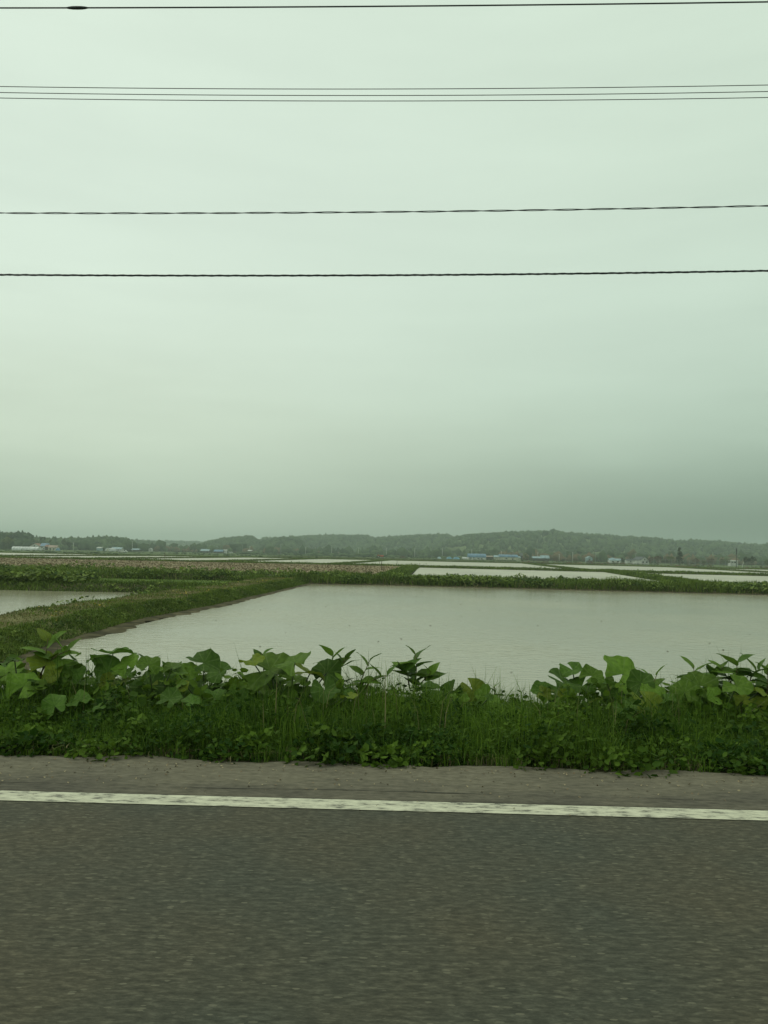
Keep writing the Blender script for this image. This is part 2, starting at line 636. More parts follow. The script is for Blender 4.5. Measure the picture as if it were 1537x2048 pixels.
def build_road():
    m_verge = material('verge_soil', (0.075, 0.066, 0.040), 0.95, 0.3, 6.0, 0.1, c2=(0.045, 0.05, 0.02), bump=0.5)
    prof = [(-12.5, -1.85), (-9.0, -0.03), (-8.2, -0.02)] + [(5.3, -0.02)] + VERGE
    xs = np.concatenate([np.linspace(-500, -14, 40), np.linspace(-13, 13, 130), np.linspace(14, 500, 40)])
    v, f = [], []
    for x in xs:
        for (y, z) in prof:
            k = 1.0 if y > 5.6 else 0.0
            v.append((x, y + 0.12 * k * float(vnoise(x * 0.9, y, 1)), z + 0.035 * k * float(vnoise(x * 1.7, y * 2, 2))))
    n = len(prof)
    for a in range(len(xs) - 1):
        for b in range(n - 1):
            f.append((a * n + b, (a + 1) * n + b, (a + 1) * n + b + 1, a * n + b + 1))
    tag(link('road_embankment', mesh_list('road_embankment', v, f, m_verge, True)), 'earth embankment sloping from the road down to the paddy', 'embankment', kind='structure')
    sheet('road', [(-500, -8.0), (500, -8.0), (500, 4.86), (-500, 4.86)], 0.0, road_material(), 'grey worn asphalt carriageway in the foreground', 'road')
    # shoulder with a broken outer edge
    v, f = [], []
    for k, x in enumerate(xs):
        e = 5.58 + 0.09 * float(vnoise(x * 2.1, 0.3, 5)) + 0.04 * float(vnoise(x * 7.0, 1.3, 6))
        v += [(x, 4.772, 0.004), (x, e, 0.002), (x, e + 0.06, -0.035)]
        if k:
            i = 3 * k
            f += [(i - 3, i, i + 1, i - 2), (i - 2, i + 1, i + 2, i - 1)]
    tag(link('road_shoulder', mesh_list('road_shoulder', v, f, shoulder_material())), 'dusty brown road shoulder between the white line and the weeds', 'shoulder', kind='structure')
    sheet('edge_line', [(-500, 4.585), (500, 4.585), (500, 4.765), (-500, 4.765)], 0.004, line_material(), 'worn white edge line painted along the road', 'road marking')
    # hairline crack in the shoulder beyond the line
    v, f = [], []
    cx = np.linspace(-9, 9, 150)
    for k, x in enumerate(cx):
        y = 4.93 + 0.03 * float(vnoise(x * 1.3, 0, 8)) + 0.012 * float(vnoise(x * 6, 0, 9))
        w = 0.001 + 0.003 * max(0.0, float(vnoise(x * 1.9, 2, 3)) + 0.3)
        v += [(x, y - w, 0.0068), (x, y + w, 0.0068)]
        if k:
            i = 2 * k
            f.append((i - 2, i, i + 1, i - 1))
    tag(link('tar_crack', mesh_list('tar_crack', v, f, material('dark_crack', (0.02, 0.02, 0.016), 0.9, 0.1))), 'thin dark crack running along the shoulder behind the white line', 'crack', kind='structure')
    # loose grit on the shoulder
    n = 1300
    base = np.stack([rng.uniform(-7, 7, n), 5.5 - np.abs(rng.normal(0, 0.35, n)), np.full(n, 0.008)], 1)
    me = leaf_bits('loose_grit', base, rng.uniform(0.006, 0.022, n), m_clod, 0.5, sides=4)
    tag(link('loose_grit', me), 'loose grit and crumbs scattered on the dusty shoulder', 'grit', kind='stuff')


build_road()

# ---- flooded paddies: water sheets
m_w1 = water_material('muddy_paddy_water', (0.325, 0.30, 0.21), 1.0, 0.035, 4.5, 0.14)
m_w2 = water_material('far_paddy_water', (0.41, 0.385, 0.285), 0.5, 0.03, 1.6, 0.40)
SK = 0.08             # the field dykes run away from the road, slightly to the right


def sx(x0, y, y0=170.0):
    return x0 + SK * (y - y0)


sheet('paddy_water', [(-9.8, 10.4), (130, 10.4), (130, 65), (-7.0, 69)], W_NEAR, m_w1, 'wide muddy flooded paddy just behind the roadside weeds', 'water')
sheet('paddy_water', [(-75, 10.4), (-13.2, 10.4), (-12.2, 46.5), (-75, 46.5)], W_NEAR + 0.03, m_w1, 'flooded paddy at the left edge behind the grassy track', 'water')
sheet('paddy_water', [(1.0, 72), (32, 72), (46, 168), (5.5, 168)], W_MID, m_w2, 'flooded paddy in mid field left of the diagonal dyke', 'water')
sheet('paddy_water', [(32.5, 72), (160, 70), (160, 160), (46.5, 163)], W_MID - 0.02, m_w2, 'flooded paddy in mid field at the right edge', 'water')
COLS = [-205, -113, -80.5, -48.5, -17.5, 45, 104, 190]
FAR_Y = [318, 335, 352, 358, 356, 335, 312]
WL = ['long bright strip of flooded paddy at the far left', 'thin bright strip of flooded paddy, second from the left in the far row',
      'bright far paddy strip behind the middle of the brown field', 'bright far paddy left of the wooden stakes',
      'broad bright far paddy below the red tractor', 'bright far paddy below the low blue roofed houses', 'bright far paddy at the right edge below the net fence']
for i in range(7):
    a, b, y1 = COLS[i], COLS[i + 1], FAR_Y[i]
    sheet('paddy_water', [(sx(a, 166), 166), (sx(b, 166), 166), (sx(b, y1), y1), (sx(a, y1), y1)], W_FAR - 0.012 * i, m_w2, WL[i], 'water')

n = 260
dx_, dy_ = rng.uniform(-7, 45, n), 14 + 50 * rng.uniform(0, 1, n) ** 0.8
tag(link('floating_straw', leaf_bits('floating_straw', np.stack([dx_, dy_, np.full(n, W_NEAR + 0.012)], 1), rng.uniform(0.03, 0.11, n), material('wet_straw', (0.15, 0.135, 0.09), 0.8, 0.2), 0.12, sides=4)), 'dark crumbs of straw floating on the near paddy', 'debris', kind='stuff')

# ---- fields
m_brown = field_material('ploughed_soil', (0.335, 0.275, 0.170), (0.175, 0.142, 0.088), 1.3)
m_seed = field_material('seedling_green', (0.115, 0.165, 0.038), (0.080, 0.125, 0.028), 0.8)
sheet('ploughed_field', [(-240, 74), (-0.5, 74), (2.5, 166), (-240, 166)], -1.12, m_brown, 'dry pinkish brown ploughed field behind the weedy bank', 'field')
sheet('seedling_field', [(-75, 48), (-10.6, 48), (-10.0, 64), (-75, 64)], -1.02, m_seed, 'narrow green seedling field left of the grassy track', 'field')
n = 26000
cy = 74 + 90 * rng.uniform(0, 1, n) ** 1.3
base = np.stack([rng.uniform(-1, 1, n) * 0 + rng.uniform(-95, 1, n), np.round(cy / 0.9) * 0.9 + rng.normal(0, 0.16, n), np.full(n, -1.09)], 1)
tag(link('stubble', leaf_bits('stubble', base, rng.uniform(0.10, 0.42, n), m_clod, 0.8, sides=4)), 'pale clods and stubble covering the ploughed field', 'stubble', kind='stuff')


# ---- banks and dykes
def bank(name, label, front, back, zf, zb, crest, slope_f, slope_b, mat, nseg=60, rough=0.10, category='bank'):
    """ridge between two foot lines; returns sampler(u,t)->(n,3)"""
    u = np.linspace(0, 1, nseg)
    A, B = lerp_poly(front, u), lerp_poly(back, u)
    wid = np.linalg.norm(B - A, axis=1)
    ts = np.array([-0.03, 0.0, 0.33, 0.7, 1.0, 1.5, 2.0, 2.3, 2.67, 3.0, 3.03])

    def zprof(tau):
        f = np.interp(tau, [0, 1], [zf - 0.06, crest])
        b = np.interp(tau, [2, 3], [crest, zb - 0.06])
        return np.where(tau <= 1, f - 0.0, np.where(tau >= 2, b, crest))

    def tfrac(tau, w):
        sf, sb = np.minimum(slope_f / w, 0.45), np.minimum(slope_b / w, 0.45)
        return np.where(tau <= 1, tau * sf, np.where(tau >= 2, 1 - (3 - tau) * sb, sf + (tau - 1) * (1 - sf - sb)))

    def sample(uu, tau):
        a, b = lerp_poly(front, uu), lerp_poly(back, uu)
        w = np.linalg.norm(b - a, axis=1)
        fr = tfrac(tau, w)
        p = a + (b - a) * fr[:, None]
        z = zprof(tau)
        seed = (hash(label) % 97) * 0.1
        jx = vnoise(p[:, 0] * 0.9, p[:, 1] * 0.9, seed)
        j2 = vnoise(p[:, 0] * 0.31, p[:, 1] * 0.31, seed + 1)
        edge = np.clip(np.minimum(tau, 3 - tau), 0, 1)
        z = z + edge * rough * (0.6 * jx + 0.7 * j2)
        d = (b - a) / w[:, None]
        p = p + d * (0.25 * jx * np.where(tau < 1.5, 1, -1) * rough * 6 * 0.4)[:, None]
        return np.concatenate([p, z[:, None]], 1)
    U, T = np.meshgrid(u, ts, indexing='ij')
    v = sample(U.ravel(), np.clip(T.ravel(), 0, 3))
    low = (T.ravel() < 0) | (T.ravel() > 3)
    v[low, 2] = PLAIN - 0.05
    k = len(ts)
    i = (np.arange(nseg - 1)[:, None] * k + np.arange(k - 1)[None, :]).ravel()
    me = mesh_np(name, v, [np.stack([i, i + k, i + k + 1, i + 1], 1)], mat, smooth=True)
    tag(link(name, me), label, category, kind='structure')
    return sample


_LABELSEED = 0


def hash(s):       # stable across runs
    return sum((i + 1) * ord(c) for i, c in enumerate(s))


def grow(sample, label, n, h, w, mat, tau=(0.1, 2.9), lean=0.4, u=(0, 1), clump=0.6, cfreq=0.8, name='grass', mask=None):
    uu, tt = rng.uniform(u[0], u[1], n), rng.uniform(tau[0], tau[1], n)
    p = sample(uu, tt)
    c = vnoise(p[:, 0] * cfreq, p[:, 1] * cfreq, 3.3) * 0.5 + vnoise(p[:, 0] * cfreq * 0.3, p[:, 1] * cfreq * 0.3, 5.1) * 0.5
    hh = h * np.clip(1 + clump * c + rng.normal(0, 0.22, n), 0.2, 2.2)
    ww = w * rng.uniform(0.6, 1.4, n)
    tint = np.clip(0.5 - 0.35 * c + rng.normal(0, 0.25, n), 0, 1)
    if mask is not None:
        k = mask(p)
        p, hh, ww, tint = p[k], hh[k], ww[k], tint[k]
    me = blades(name, p, hh, ww, mat, lean, tint)
    return tag(link(name, me), label, 'grass', kind='stuff')


def cover(sample, label, n, size, lift, mat, tau=(0.2, 2.0), u=(0, 1), patchy=0.1, freq=0.35, name='leafy_ground_cover'):
    uu, tt = rng.uniform(u[0], u[1], n), rng.uniform(tau[0], tau[1], n)
    p = sample(uu, tt)
    c = vnoise(p[:, 0] * freq, p[:, 1] * freq, 7.7)
    k = c > patchy
    p, c = p[k], c[k]
    p[:, 2] += lift * rng.uniform(0.25, 1.0, len(p)) * np.clip(0.5 + c, 0.4, 1.3)
    me = leaf_bits(name, p, size * rng.uniform(0.6, 1.3, len(p)), mat, 0.75)
    return tag(link(name, me), label, 'ground cover', kind='stuff')


# dyke A: the grassy farm track running away from the road
dA = bank('grassy_dyke', 'mown grassy farm track on a dyke between the two near paddies', [(-7.9, 9.0), (-8.7, 17), (-9.2, 21), (-9.45, 29), (-8.6, 37), (-7.9, 50), (-7.0, 68)],
          [(-13.2, 9.0), (-13.3, 17), (-13.4, 21), (-13.4, 29), (-12.9, 37), (-12.3, 50), (-11.4, 68)], W_NEAR, W_NEAR, -0.74, 1.0, 0.7, m_path, 160, 0.07, 'dyke')
grow(dA, 'green grass on the sloping flank of the track above the near paddy', 46000, 0.11, 0.022, m_grass_far, (0.10, 1.08), 0.9, clump=0.9, cfreq=1.6)
grow(dA, 'short dry grass covering the top of the track', 16000, 0.06, 0.03, m_straw, (1.1, 2.1), 0.9, clump=0.5)
grow(dA, 'green patches in the mown top of the track', 12000, 0.08, 0.03, m_grass_far, (0.9, 2.2), 0.9, clump=1.2, cfreq=0.9)
grow(dA, 'green grass on the left flank of the track', 9000, 0.12, 0.025, m_grass_far, (2.0, 2.9), 0.8)
cover(dA, 'broad green leaves along the left edge of the track', 900, 0.16, 0.30, m_cover, (1.9, 2.7), (0.08, 0.75), 0.15, 0.5)
m_yellow = material('yellow_petals', (0.50, 0.37, 0.035), 0.6, 0.15, 5.0)
n = 520
pf = dA(rng.uniform(0.12, 0.95, n), np.clip(rng.normal(1.25, 0.3, n), 0.9, 2.2))
kf = vnoise(pf[:, 0] * 0.7, pf[:, 1] * 0.45, 2.2) > 0.15
pf = pf[kf]
pf[:, 2] += rng.uniform(0.05, 0.14, len(pf))
tag(link('yellow_flowers', leaf_bits('yellow_flowers', pf, rng.uniform(0.04, 0.10, len(pf)), m_yellow, 0.5)), 'yellow dandelion flowers dotted over the grassy track', 'flowers', kind='stuff')



def mud_and_reflection(label, line, width, z, side):
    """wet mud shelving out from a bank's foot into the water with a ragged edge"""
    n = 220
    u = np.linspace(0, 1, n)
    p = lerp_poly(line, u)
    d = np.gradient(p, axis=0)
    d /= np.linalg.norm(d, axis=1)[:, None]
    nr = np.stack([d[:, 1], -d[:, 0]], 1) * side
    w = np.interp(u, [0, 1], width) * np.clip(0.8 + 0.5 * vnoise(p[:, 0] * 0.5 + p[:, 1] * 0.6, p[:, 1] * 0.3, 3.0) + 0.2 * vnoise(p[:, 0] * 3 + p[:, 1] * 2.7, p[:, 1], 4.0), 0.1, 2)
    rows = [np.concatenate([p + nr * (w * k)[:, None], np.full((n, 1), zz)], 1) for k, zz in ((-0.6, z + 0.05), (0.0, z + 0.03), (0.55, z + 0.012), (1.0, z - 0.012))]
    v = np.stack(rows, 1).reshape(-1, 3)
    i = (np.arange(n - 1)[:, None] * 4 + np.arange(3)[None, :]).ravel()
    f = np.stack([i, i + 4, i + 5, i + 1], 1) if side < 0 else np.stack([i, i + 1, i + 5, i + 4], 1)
    m = material('mud_and_bank_reflection', (0.105, 0.090, 0.052), 0.95, 0.35, 2.0, 0.05, c2=(0.050, 0.046, 0.026), bump=0.3)  # dark matte mud tone, also painting in the bank's reflection on the water
    tag(link('mud_reflection_strip', mesh_np('mud_reflection_strip', v, [f], m, smooth=True)), label, 'mud', kind='structure')


mud_and_reflection('dark mud with painted bank reflection along the foot of the grassy track', [(-8.05, 11), (-8.65, 17), (-9.15, 21), (-9.4, 29), (-8.55, 37), (-7.85, 50), (-7.0, 66)], (0.95, 0.25), W_NEAR, 1)
mud_and_reflection('thin dark line of mud and painted reflection along the foot of the long weedy bank', [(-7.0, 65.7), (0, 66.2), (26, 64.3), (45, 62.4), (140, 56.9)], (0.7, 0.7), W_NEAR, 1)

# bank B behind the left paddy, with the seedling field on it
bB = bank('weedy_bank', 'low dark bank between the left paddy and the green seedling field', [(-80, 45.2), (-30, 45.4), (-12.0, 46.5)], [(-80, 49.5), (-30, 49.8), (-10.6, 51)], W_NEAR, -1.0, -0.74, 1.5, 0.8, m_bank, 110, 0.08)
grow(bB, 'grass on the low bank behind the left paddy', 30000, 0.19, 0.035, m_grass_far, (0.08, 2.9), 0.7, (0.4, 1))
cover(bB, 'clump of broad pale leaves on the bank at the left edge', 1500, 0.26, 0.65, m_cover, (0.9, 2.4), (0.80, 0.88), -2)
cover(bB, 'scattered broad leaves on the low bank behind the left paddy', 900, 0.20, 0.22, m_cover, (0.3, 2.4), (0.6, 1), 0.35)
n = 14000
ps = np.stack([rng.uniform(-45, -11.5, n), rng.uniform(49.5, 63, n), np.full(n, -1.02)], 1)
tag(link('seedlings', blades('seedlings', ps, rng.uniform(0.04, 0.09, n), rng.uniform(0.02, 0.05, n), m_grass_far, 0.6)), 'short even seedlings covering the narrow green field', 'seedlings', kind='stuff')

# bank C: the tall weedy bank right across the picture
bC = bank('weedy_bank', 'tall weedy bank running right across behind the near paddy', [(-240, 60), (-60, 62), (-20, 63), (-7.5, 65.6), (0, 66.3), (26, 64.4), (45, 62.5), (140, 57)],
          [(-240, 76), (-60, 76), (-20, 75.5), (-7.5, 74.5), (0, 74.0), (26, 73), (45, 73), (140, 70)], W_NEAR, W_MID, -0.72, 1.6, 1.4, m_bank, 260, 0.16)
grow(bC, 'rank green grass covering the long weedy bank', 76000, 0.40, 0.045, m_grass_far, (0.16, 2.9), 0.85, (0.44, 0.86), 0.9, 0.8)
grow(bC, 'rank grass on the outer ends of the long weedy bank', 14000, 0.42, 0.09, m_grass_far, (0.2, 2.9), 0.5, (0.0, 0.45), 0.6)
cover(bC, 'patches of broad pale leaves along the front of the long bank', 13000, 0.27, 0.42, m_cover, (0.35, 1.5), (0.60, 0.87), -0.05, 0.22)
cover(bC, 'broad leaves among the grass of the left part of the long bank', 7000, 0.28, 0.55, m_cover, (0.9, 2.2), (0.40, 0.62), 0.15, 0.30)
grow(bC, 'tufts of dry straw at the foot of the long bank', 1600, 0.32, 0.05, m_straw, (0.12, 0.8), 0.8, (0.45, 0.86), 0.8, 1.1)



def bank_mounds(sample, label, nm, per, u, tau, rad, hgt, leaf):
    c = sample(rng.uniform(u[0], u[1], nm), rng.uniform(tau[0], tau[1], nm))
    mr, mh = rng.uniform(0.5, 1.2, nm) * rad, rng.uniform(0.5, 1.3, nm) * hgt
    d = rng.normal(0, 1, (nm, per, 3))
    d /= np.linalg.norm(d, axis=2)[:, :, None]
    d[:, :, 2] = np.abs(d[:, :, 2])
    q = rng.uniform(0.65, 1.05, (nm, per))
    P = np.stack([c[:, 0, None] + d[:, :, 0] * q * mr[:, None], c[:, 1, None] + d[:, :, 1] * q * mr[:, None], c[:, 2, None] + d[:, :, 2] * q * mh[:, None]], 2).reshape(-1, 3)
    tint = np.clip(np.repeat(rng.uniform(0.15, 1.1, nm), per) + rng.normal(0, 0.16, nm * per), 0, 1)
    me = leaf_bits('weed_clumps', P, leaf * rng.uniform(0.6, 1.4, nm * per), m_cover, 0.8, tint)
    tag(link('weed_clumps', me), label, 'weeds', kind='stuff')


bank_mounds(bC, 'rounded weed clumps along the long bank behind the near paddy', 420, 60, (0.44, 0.86), (0.5, 2.6), 0.8, 0.50, 0.17)
bank_mounds(bB, 'small weed clumps on the low bank behind the left paddy', 90, 40, (0.55, 1.0), (0.3, 2.6), 0.4, 0.26, 0.11)
bank_mounds(dA, 'small weed clumps on the flanks of the track', 150, 40, (0.08, 0.98), (0.3, 0.95), 0.22, 0.14, 0.06)
# bank G: between the ploughed field and the mid paddy
bG = bank('weedy_bank', 'short weedy bank at the right end of the ploughed field', [(0.2, 73), (3.0, 120), (5.8, 168)], [(-2.8, 73), (0.0, 120), (2.6, 168)], W_MID, -1.12, -0.95, 0.8, 0.6, m_bank, 60, 0.06)
grow(bG, 'grass on the short bank beside the ploughed field', 9000, 0.30, 0.08, m_grass_far, (0.1, 2.9), 0.5)
cover(bG, 'pale flower heads on the short bank beside the ploughed field', 1300, 0.20, 0.45, m_cover, (0.4, 2.4), (0, 1), 0.1)
# bank E: diagonal dyke between the two mid paddies
bE = bank('weedy_bank', 'diagonal dyke between the two mid paddies on the right', [(30.2, 72), (35.5, 106), (44.0, 165)], [(33.6, 72), (38.6, 106), (47.4, 165)], W_MID, W_MID, -0.92, 0.9, 0.9, m_bank, 60, 0.07)
grow(bE, 'grass on the diagonal dyke between the mid paddies', 11000, 0.28, 0.08, m_grass_far, (0.1, 2.9), 0.5)
cover(bE, 'pale leaves on the diagonal dyke', 500, 0.25, 0.4, m_cover, (0.3, 2.4), (0.2, 1), 0.2)
# bank D: across, behind the ploughed field and the mid paddies
bD = bank('weedy_bank', 'long dark bank behind the ploughed field and mid paddies', [(-260, 163), (-100, 161), (3, 166), (40, 160), (80, 155), (190, 145)], [(-260, 172), (-100, 170), (3, 174.5), (40, 168.5), (80, 164), (190, 154)], W_MID, W_FAR, -1.02, 1.6, 1.2, m_bank, 200, 0.08)
grow(bD, 'dark grass on the long bank behind the ploughed field', 42000, 0.30, 0.12, m_grass_far, (0.1, 2.9), 0.5, (0.2, 0.95), 0.6, 0.35)
cover(bD, 'pale leaves here and there on the long bank behind the ploughed field', 1600, 0.30, 0.40, m_cover, (0.2, 2.2), (0.2, 0.95), 0.35, 0.2)
# far dykes running away from the viewer
names = ['leftmost narrow far dyke between bright paddies', 'narrow far dyke, second from the left', 'narrow far dyke, third from the left',
         'narrow far dyke left of the tractor paddy', 'narrow far dyke right of the tractor paddy', 'narrow far dyke at the right edge']
for i in range(1, 7):
    x0 = COLS[i]
    d = bank('narrow_dyke', names[i - 1], [(sx(x0, 166) - 1.5, 166), (sx(x0, 360) - 1.5, 360)], [(sx(x0, 166) + 1.5, 166), (sx(x0, 360) + 1.5, 360)], W_FAR, W_FAR, -1.22, 0.8, 0.8, m_bank, 40, 0.05, 'dyke')
    grow(d, 'grass on the ' + names[i - 1], 4500, 0.22, 0.16, m_grass_far, (0.1, 2.9), 0.5)
# back bank of the far paddies
bK = bank('weedy_bank', 'farthest dark bank behind the bright far paddies', [(sx(COLS[0], 318), 316), (sx(COLS[1], 326), 322), (sx(COLS[2], 340), 343), (sx(COLS[4], 357), 357), (sx(COLS[5], 350), 350), (sx(COLS[6], 322), 322), (sx(COLS[7], 312), 311)],
          [(sx(COLS[0], 318), 324), (sx(COLS[1], 326), 330), (sx(COLS[2], 340), 351), (sx(COLS[4], 357), 366), (sx(COLS[5], 350), 358), (sx(COLS[6], 322), 330), (sx(COLS[7], 312), 320)], W_FAR, PLAIN, -1.25, 1.5, 2.0, m_bank, 120, 0.1)
grow(bK, 'dark grass on the farthest bank', 26000, 0.22, 0.22, m_grass_far, (0.1, 2.9), 0.5, (0, 1), 0.5, 0.2)

bT = bank('farm_lane', 'low raised farm lane carrying the red tractor', [(-75, 472), (75, 470)], [(-75, 488), (75, 486)], PLAIN, PLAIN, -1.22, 2.5, 2.5, m_bank, 60, 0.04, 'lane')
grow(bT, 'grass on the raised farm lane', 9000, 0.10, 0.25, m_grass_far, (0.1, 2.9), 0.7)

# ---- hills with their woods
ICO1 = None


def ico():
    import bmesh
    bm = bmesh.new()
    bmesh.ops.create_icosphere(bm, subdivisions=1, radius=1.0)
    bm.verts.ensure_lookup_table()
    v = np.array([x.co[:] for x in bm.verts])
    f = np.array([[x.index for x in p.verts] for p in bm.faces])
    bm.free()
    return v, f


ICO_V, ICO_F = ico()
m_wood = material('wood_crowns', (0.088, 0.128, 0.050), 0.9, 0.35, 0.3, 0.05, attr='tint', c2=(0.024, 0.042, 0.024))
m_wood_red = material('budding_crowns', (0.155, 0.105, 0.062), 0.9, 0.3, 0.5, 0.05, attr='tint', c2=(0.085, 0.080, 0.040))
m_hill = field_material('hill_grass', (0.12, 0.155, 0.055), (0.060, 0.085, 0.030), 0.03)


def crowns(name, pos, rad, hgt, mat, tint, rough=0.28, pointed=None):
    """many tree crowns in one mesh, each an uneven lump of foliage; pos at the ground"""
    n = len(pos)
    k = len(ICO_V)
    v = np.repeat(ICO_V[None], n, 0) * (1 + rng.normal(0, rough, (n, k, 1)))
    ang = rng.uniform(0, 2 * np.pi, n)
    c, s = np.cos(ang)[:, None], np.sin(ang)[:, None]
    x, y = v[:, :, 0] * c - v[:, :, 1] * s, v[:, :, 0] * s + v[:, :, 1] * c
    z = v[:, :, 2]
    if pointed is not None:
        t = np.clip((z + 1) / 2, 0, 1)
        sh = np.where(pointed[:, None], 1.15 - 1.05 * t, 1.0)
        x, y = x * sh, y * sh
    V = np.stack([x * rad[:, None], y * rad[:, None], (z * 0.5 + 0.46) * hgt[:, None]], 2) + pos[:, None, :]
    F = (np.arange(n)[:, None, None] * k + ICO_F[None]).reshape(-1, 3)
    return mesh_np(name, V.reshape(-1, 3), [F], mat, (np.repeat(tint, k) + rng.normal(0, 0.10, n * k)).clip(0, 1))


def hill(label, wood_label, D, sky, tree_h, front, n_trees, seed, conifer=0.15, base_z=PLAIN, dark=0.5, clear=None):
    px = np.array([p[0] for p in sky], float)
    py = np.array([p[1] for p in sky], float)
    nu, nv = 90, 16
    up = np.linspace(px[0], px[-1], nu)
    prof_t = np.linspace(0, 1, nv)

    def ridge(u):
        hz = 1107.5 + (u - CX) * math.tan(ROLL)
        return np.maximum(CAM_H + (hz - np.interp(u, px, py)) * D / F_PX - tree_h * 0.93, base_z - 0.4)

    def height(u, t):       # t 0 front foot, 1 ridge, 1..1.6 back
        r = ridge(u)
        s = np.where(t <= 1, np.sin(np.clip(t, 0, 1) * np.pi / 2) ** 1.25, np.cos(np.clip((t - 1) / 0.7, 0, 1) * np.pi / 2))
        lump = vnoise(u * 0.03 + seed, t * 5, seed) * 0.10 * np.sin(np.clip(t, 0, 1) * np.pi)
        return base_z - 0.35 + (r - base_z + 0.35) * np.clip(s + lump, 0, 1)

    def xy(u, t):
        Y = D - front + front * t
        X = (u - CX) / F_PX * Y - math.tan(YAW) * Y
        return X, Y
    T = np.concatenate([prof_t, [1.15, 1.35, 1.7]])
    U, TT = np.meshgrid(up, T, indexing='ij')
    X, Y = xy(U.ravel(), TT.ravel())
    Z = height(U.ravel(), TT.ravel())
    k = len(T)
    i = (np.arange(nu - 1)[:, None] * k + np.arange(k - 1)[None, :]).ravel()
    me = mesh_np('hill', np.stack([X, Y, Z], 1), [np.stack([i, i + k, i + k + 1, i + 1], 1)], m_hill, smooth=True)
    tag(link('hill', me), label, 'hill', kind='structure')
    u = rng.uniform(px[0], px[-1], n_trees)
    t = rng.uniform(0.0, 1.1, n_trees) ** 0.85
    t[: n_trees // 5] = rng.uniform(0.9, 1.06, n_trees // 5)
    X, Y = xy(u, t)
    Z = height(u, t)
    keep = ridge(u) > base_z + 0.2
    if clear:
        for (u0, u1, t0, t1) in clear:
            keep &= ~((u > u0 + (t - t0) * 60) & (u < u1) & (t > t0) & (t < t1))
    u, t, X, Y, Z = u[keep], t[keep], X[keep], Y[keep], Z[keep]
    n = len(u)
    patch = vnoise(u * 0.06 + seed, t * 6, seed + 2)
    con = (rng.uniform(0, 1, n) < conifer + 0.35 * (patch > 0.55))
    hh = tree_h * rng.uniform(0.75, 1.12, n)
    rad = np.where(con, hh * 0.24, hh * rng.uniform(0.34, 0.52, n))
    tint = np.clip(dark + 0.28 * patch + 0.3 * con + rng.normal(0, 0.14, n), 0, 1)
    me = crowns('wood', np.stack([X, Y, Z - 0.4], 1), rad, hh, m_wood, tint, pointed=con)
    tag(link('wood', me), wood_label, 'wood', kind='stuff')


hill('pale far ridge at the left', 'pale hazy wood on the far left ridge', 2500, [(-500, 1082), (-150, 1083), (100, 1082), (275, 1078.5), (300, 1081), (350, 1080), (400, 1082), (480, 1086), (560, 1092)], 9, 400, 2550, 1.0)
hill('low rise at the left edge', 'dark wood on the rise at the left edge', 760, [(-330, 1090), (-200, 1070), (-100, 1064), (0, 1063), (30, 1062), (48, 1065), (58, 1071), (64, 1081), (70, 1095)], 9, 60, 714, 2.0, 0.3, dark=0.75)
hill('low rise behind the left farm', 'wood on the low rise behind the left farm', 980, [(10, 1080), (60, 1074), (120, 1077), (150, 1076), (185, 1075.5), (200, 1073), (240, 1075), (262, 1080), (270, 1087), (278, 1100)], 9, 110, 1190, 3.0, 0.2, dark=0.5)
hill('low rise right of the left farm', 'hazy wood right of the left farm rise', 1500, [(230, 1084), (272, 1079), (290, 1081), (315, 1082), (328, 1086), (345, 1092), (360, 1100)], 9, 160, 595, 3.5, 0.2)
hill('rounded hill left of centre', 'wood on the rounded hill left of centre', 1400, [(380, 1103), (395, 1092), (410, 1084), (450, 1076), (480, 1072.5), (503, 1071), (511, 1075), (518, 1081), (540, 1092), (560, 1103)], 9, 230, 1360, 4.0, 0.12, dark=0.42)
hill('long ridge behind the centre', 'wood on the long ridge behind the centre', 1750, [(460, 1085), (515, 1079.5), (535, 1076), (580, 1074), (620, 1070.5), (680, 1069), (735, 1070.5), (746, 1074), (765, 1082), (790, 1098)], 9, 400, 2890, 5.0, 0.35, dark=0.5)
hill('steep dark mound left of centre', 'dark wood on the steep mound left of centre', 1250, [(512, 1104), (524, 1084), (545, 1077.5), (565, 1074), (590, 1072.5), (600, 1078), (610, 1090), (620, 1104)], 9, 120, 714, 6.0, 0.1, dark=0.6)
hill('middle hill with a notch', 'wood on the middle hill', 1650, [(700, 1092), (745, 1076), (800, 1071), (850, 1069.5), (895, 1068), (908, 1074), (930, 1082), (960, 1092)], 9, 400, 2210, 7.0, 0.3, dark=0.5)
hill('long high ridge at the right', 'wood on the long high ridge at the right', 1500, [(830, 1102), (870, 1090), (908, 1075), (930, 1070), (980, 1065.5), (1060, 1063), (1100, 1063), (1160, 1067), (1230, 1071), (1300, 1076), (1360, 1081), (1400, 1081), (1440, 1082), (1480, 1087), (1537, 1090), (1700, 1096), (2000, 1106)], 9, 520, 6120, 8.0, 0.2, dark=0.5, clear=[(890, 935, 0.12, 0.42)])


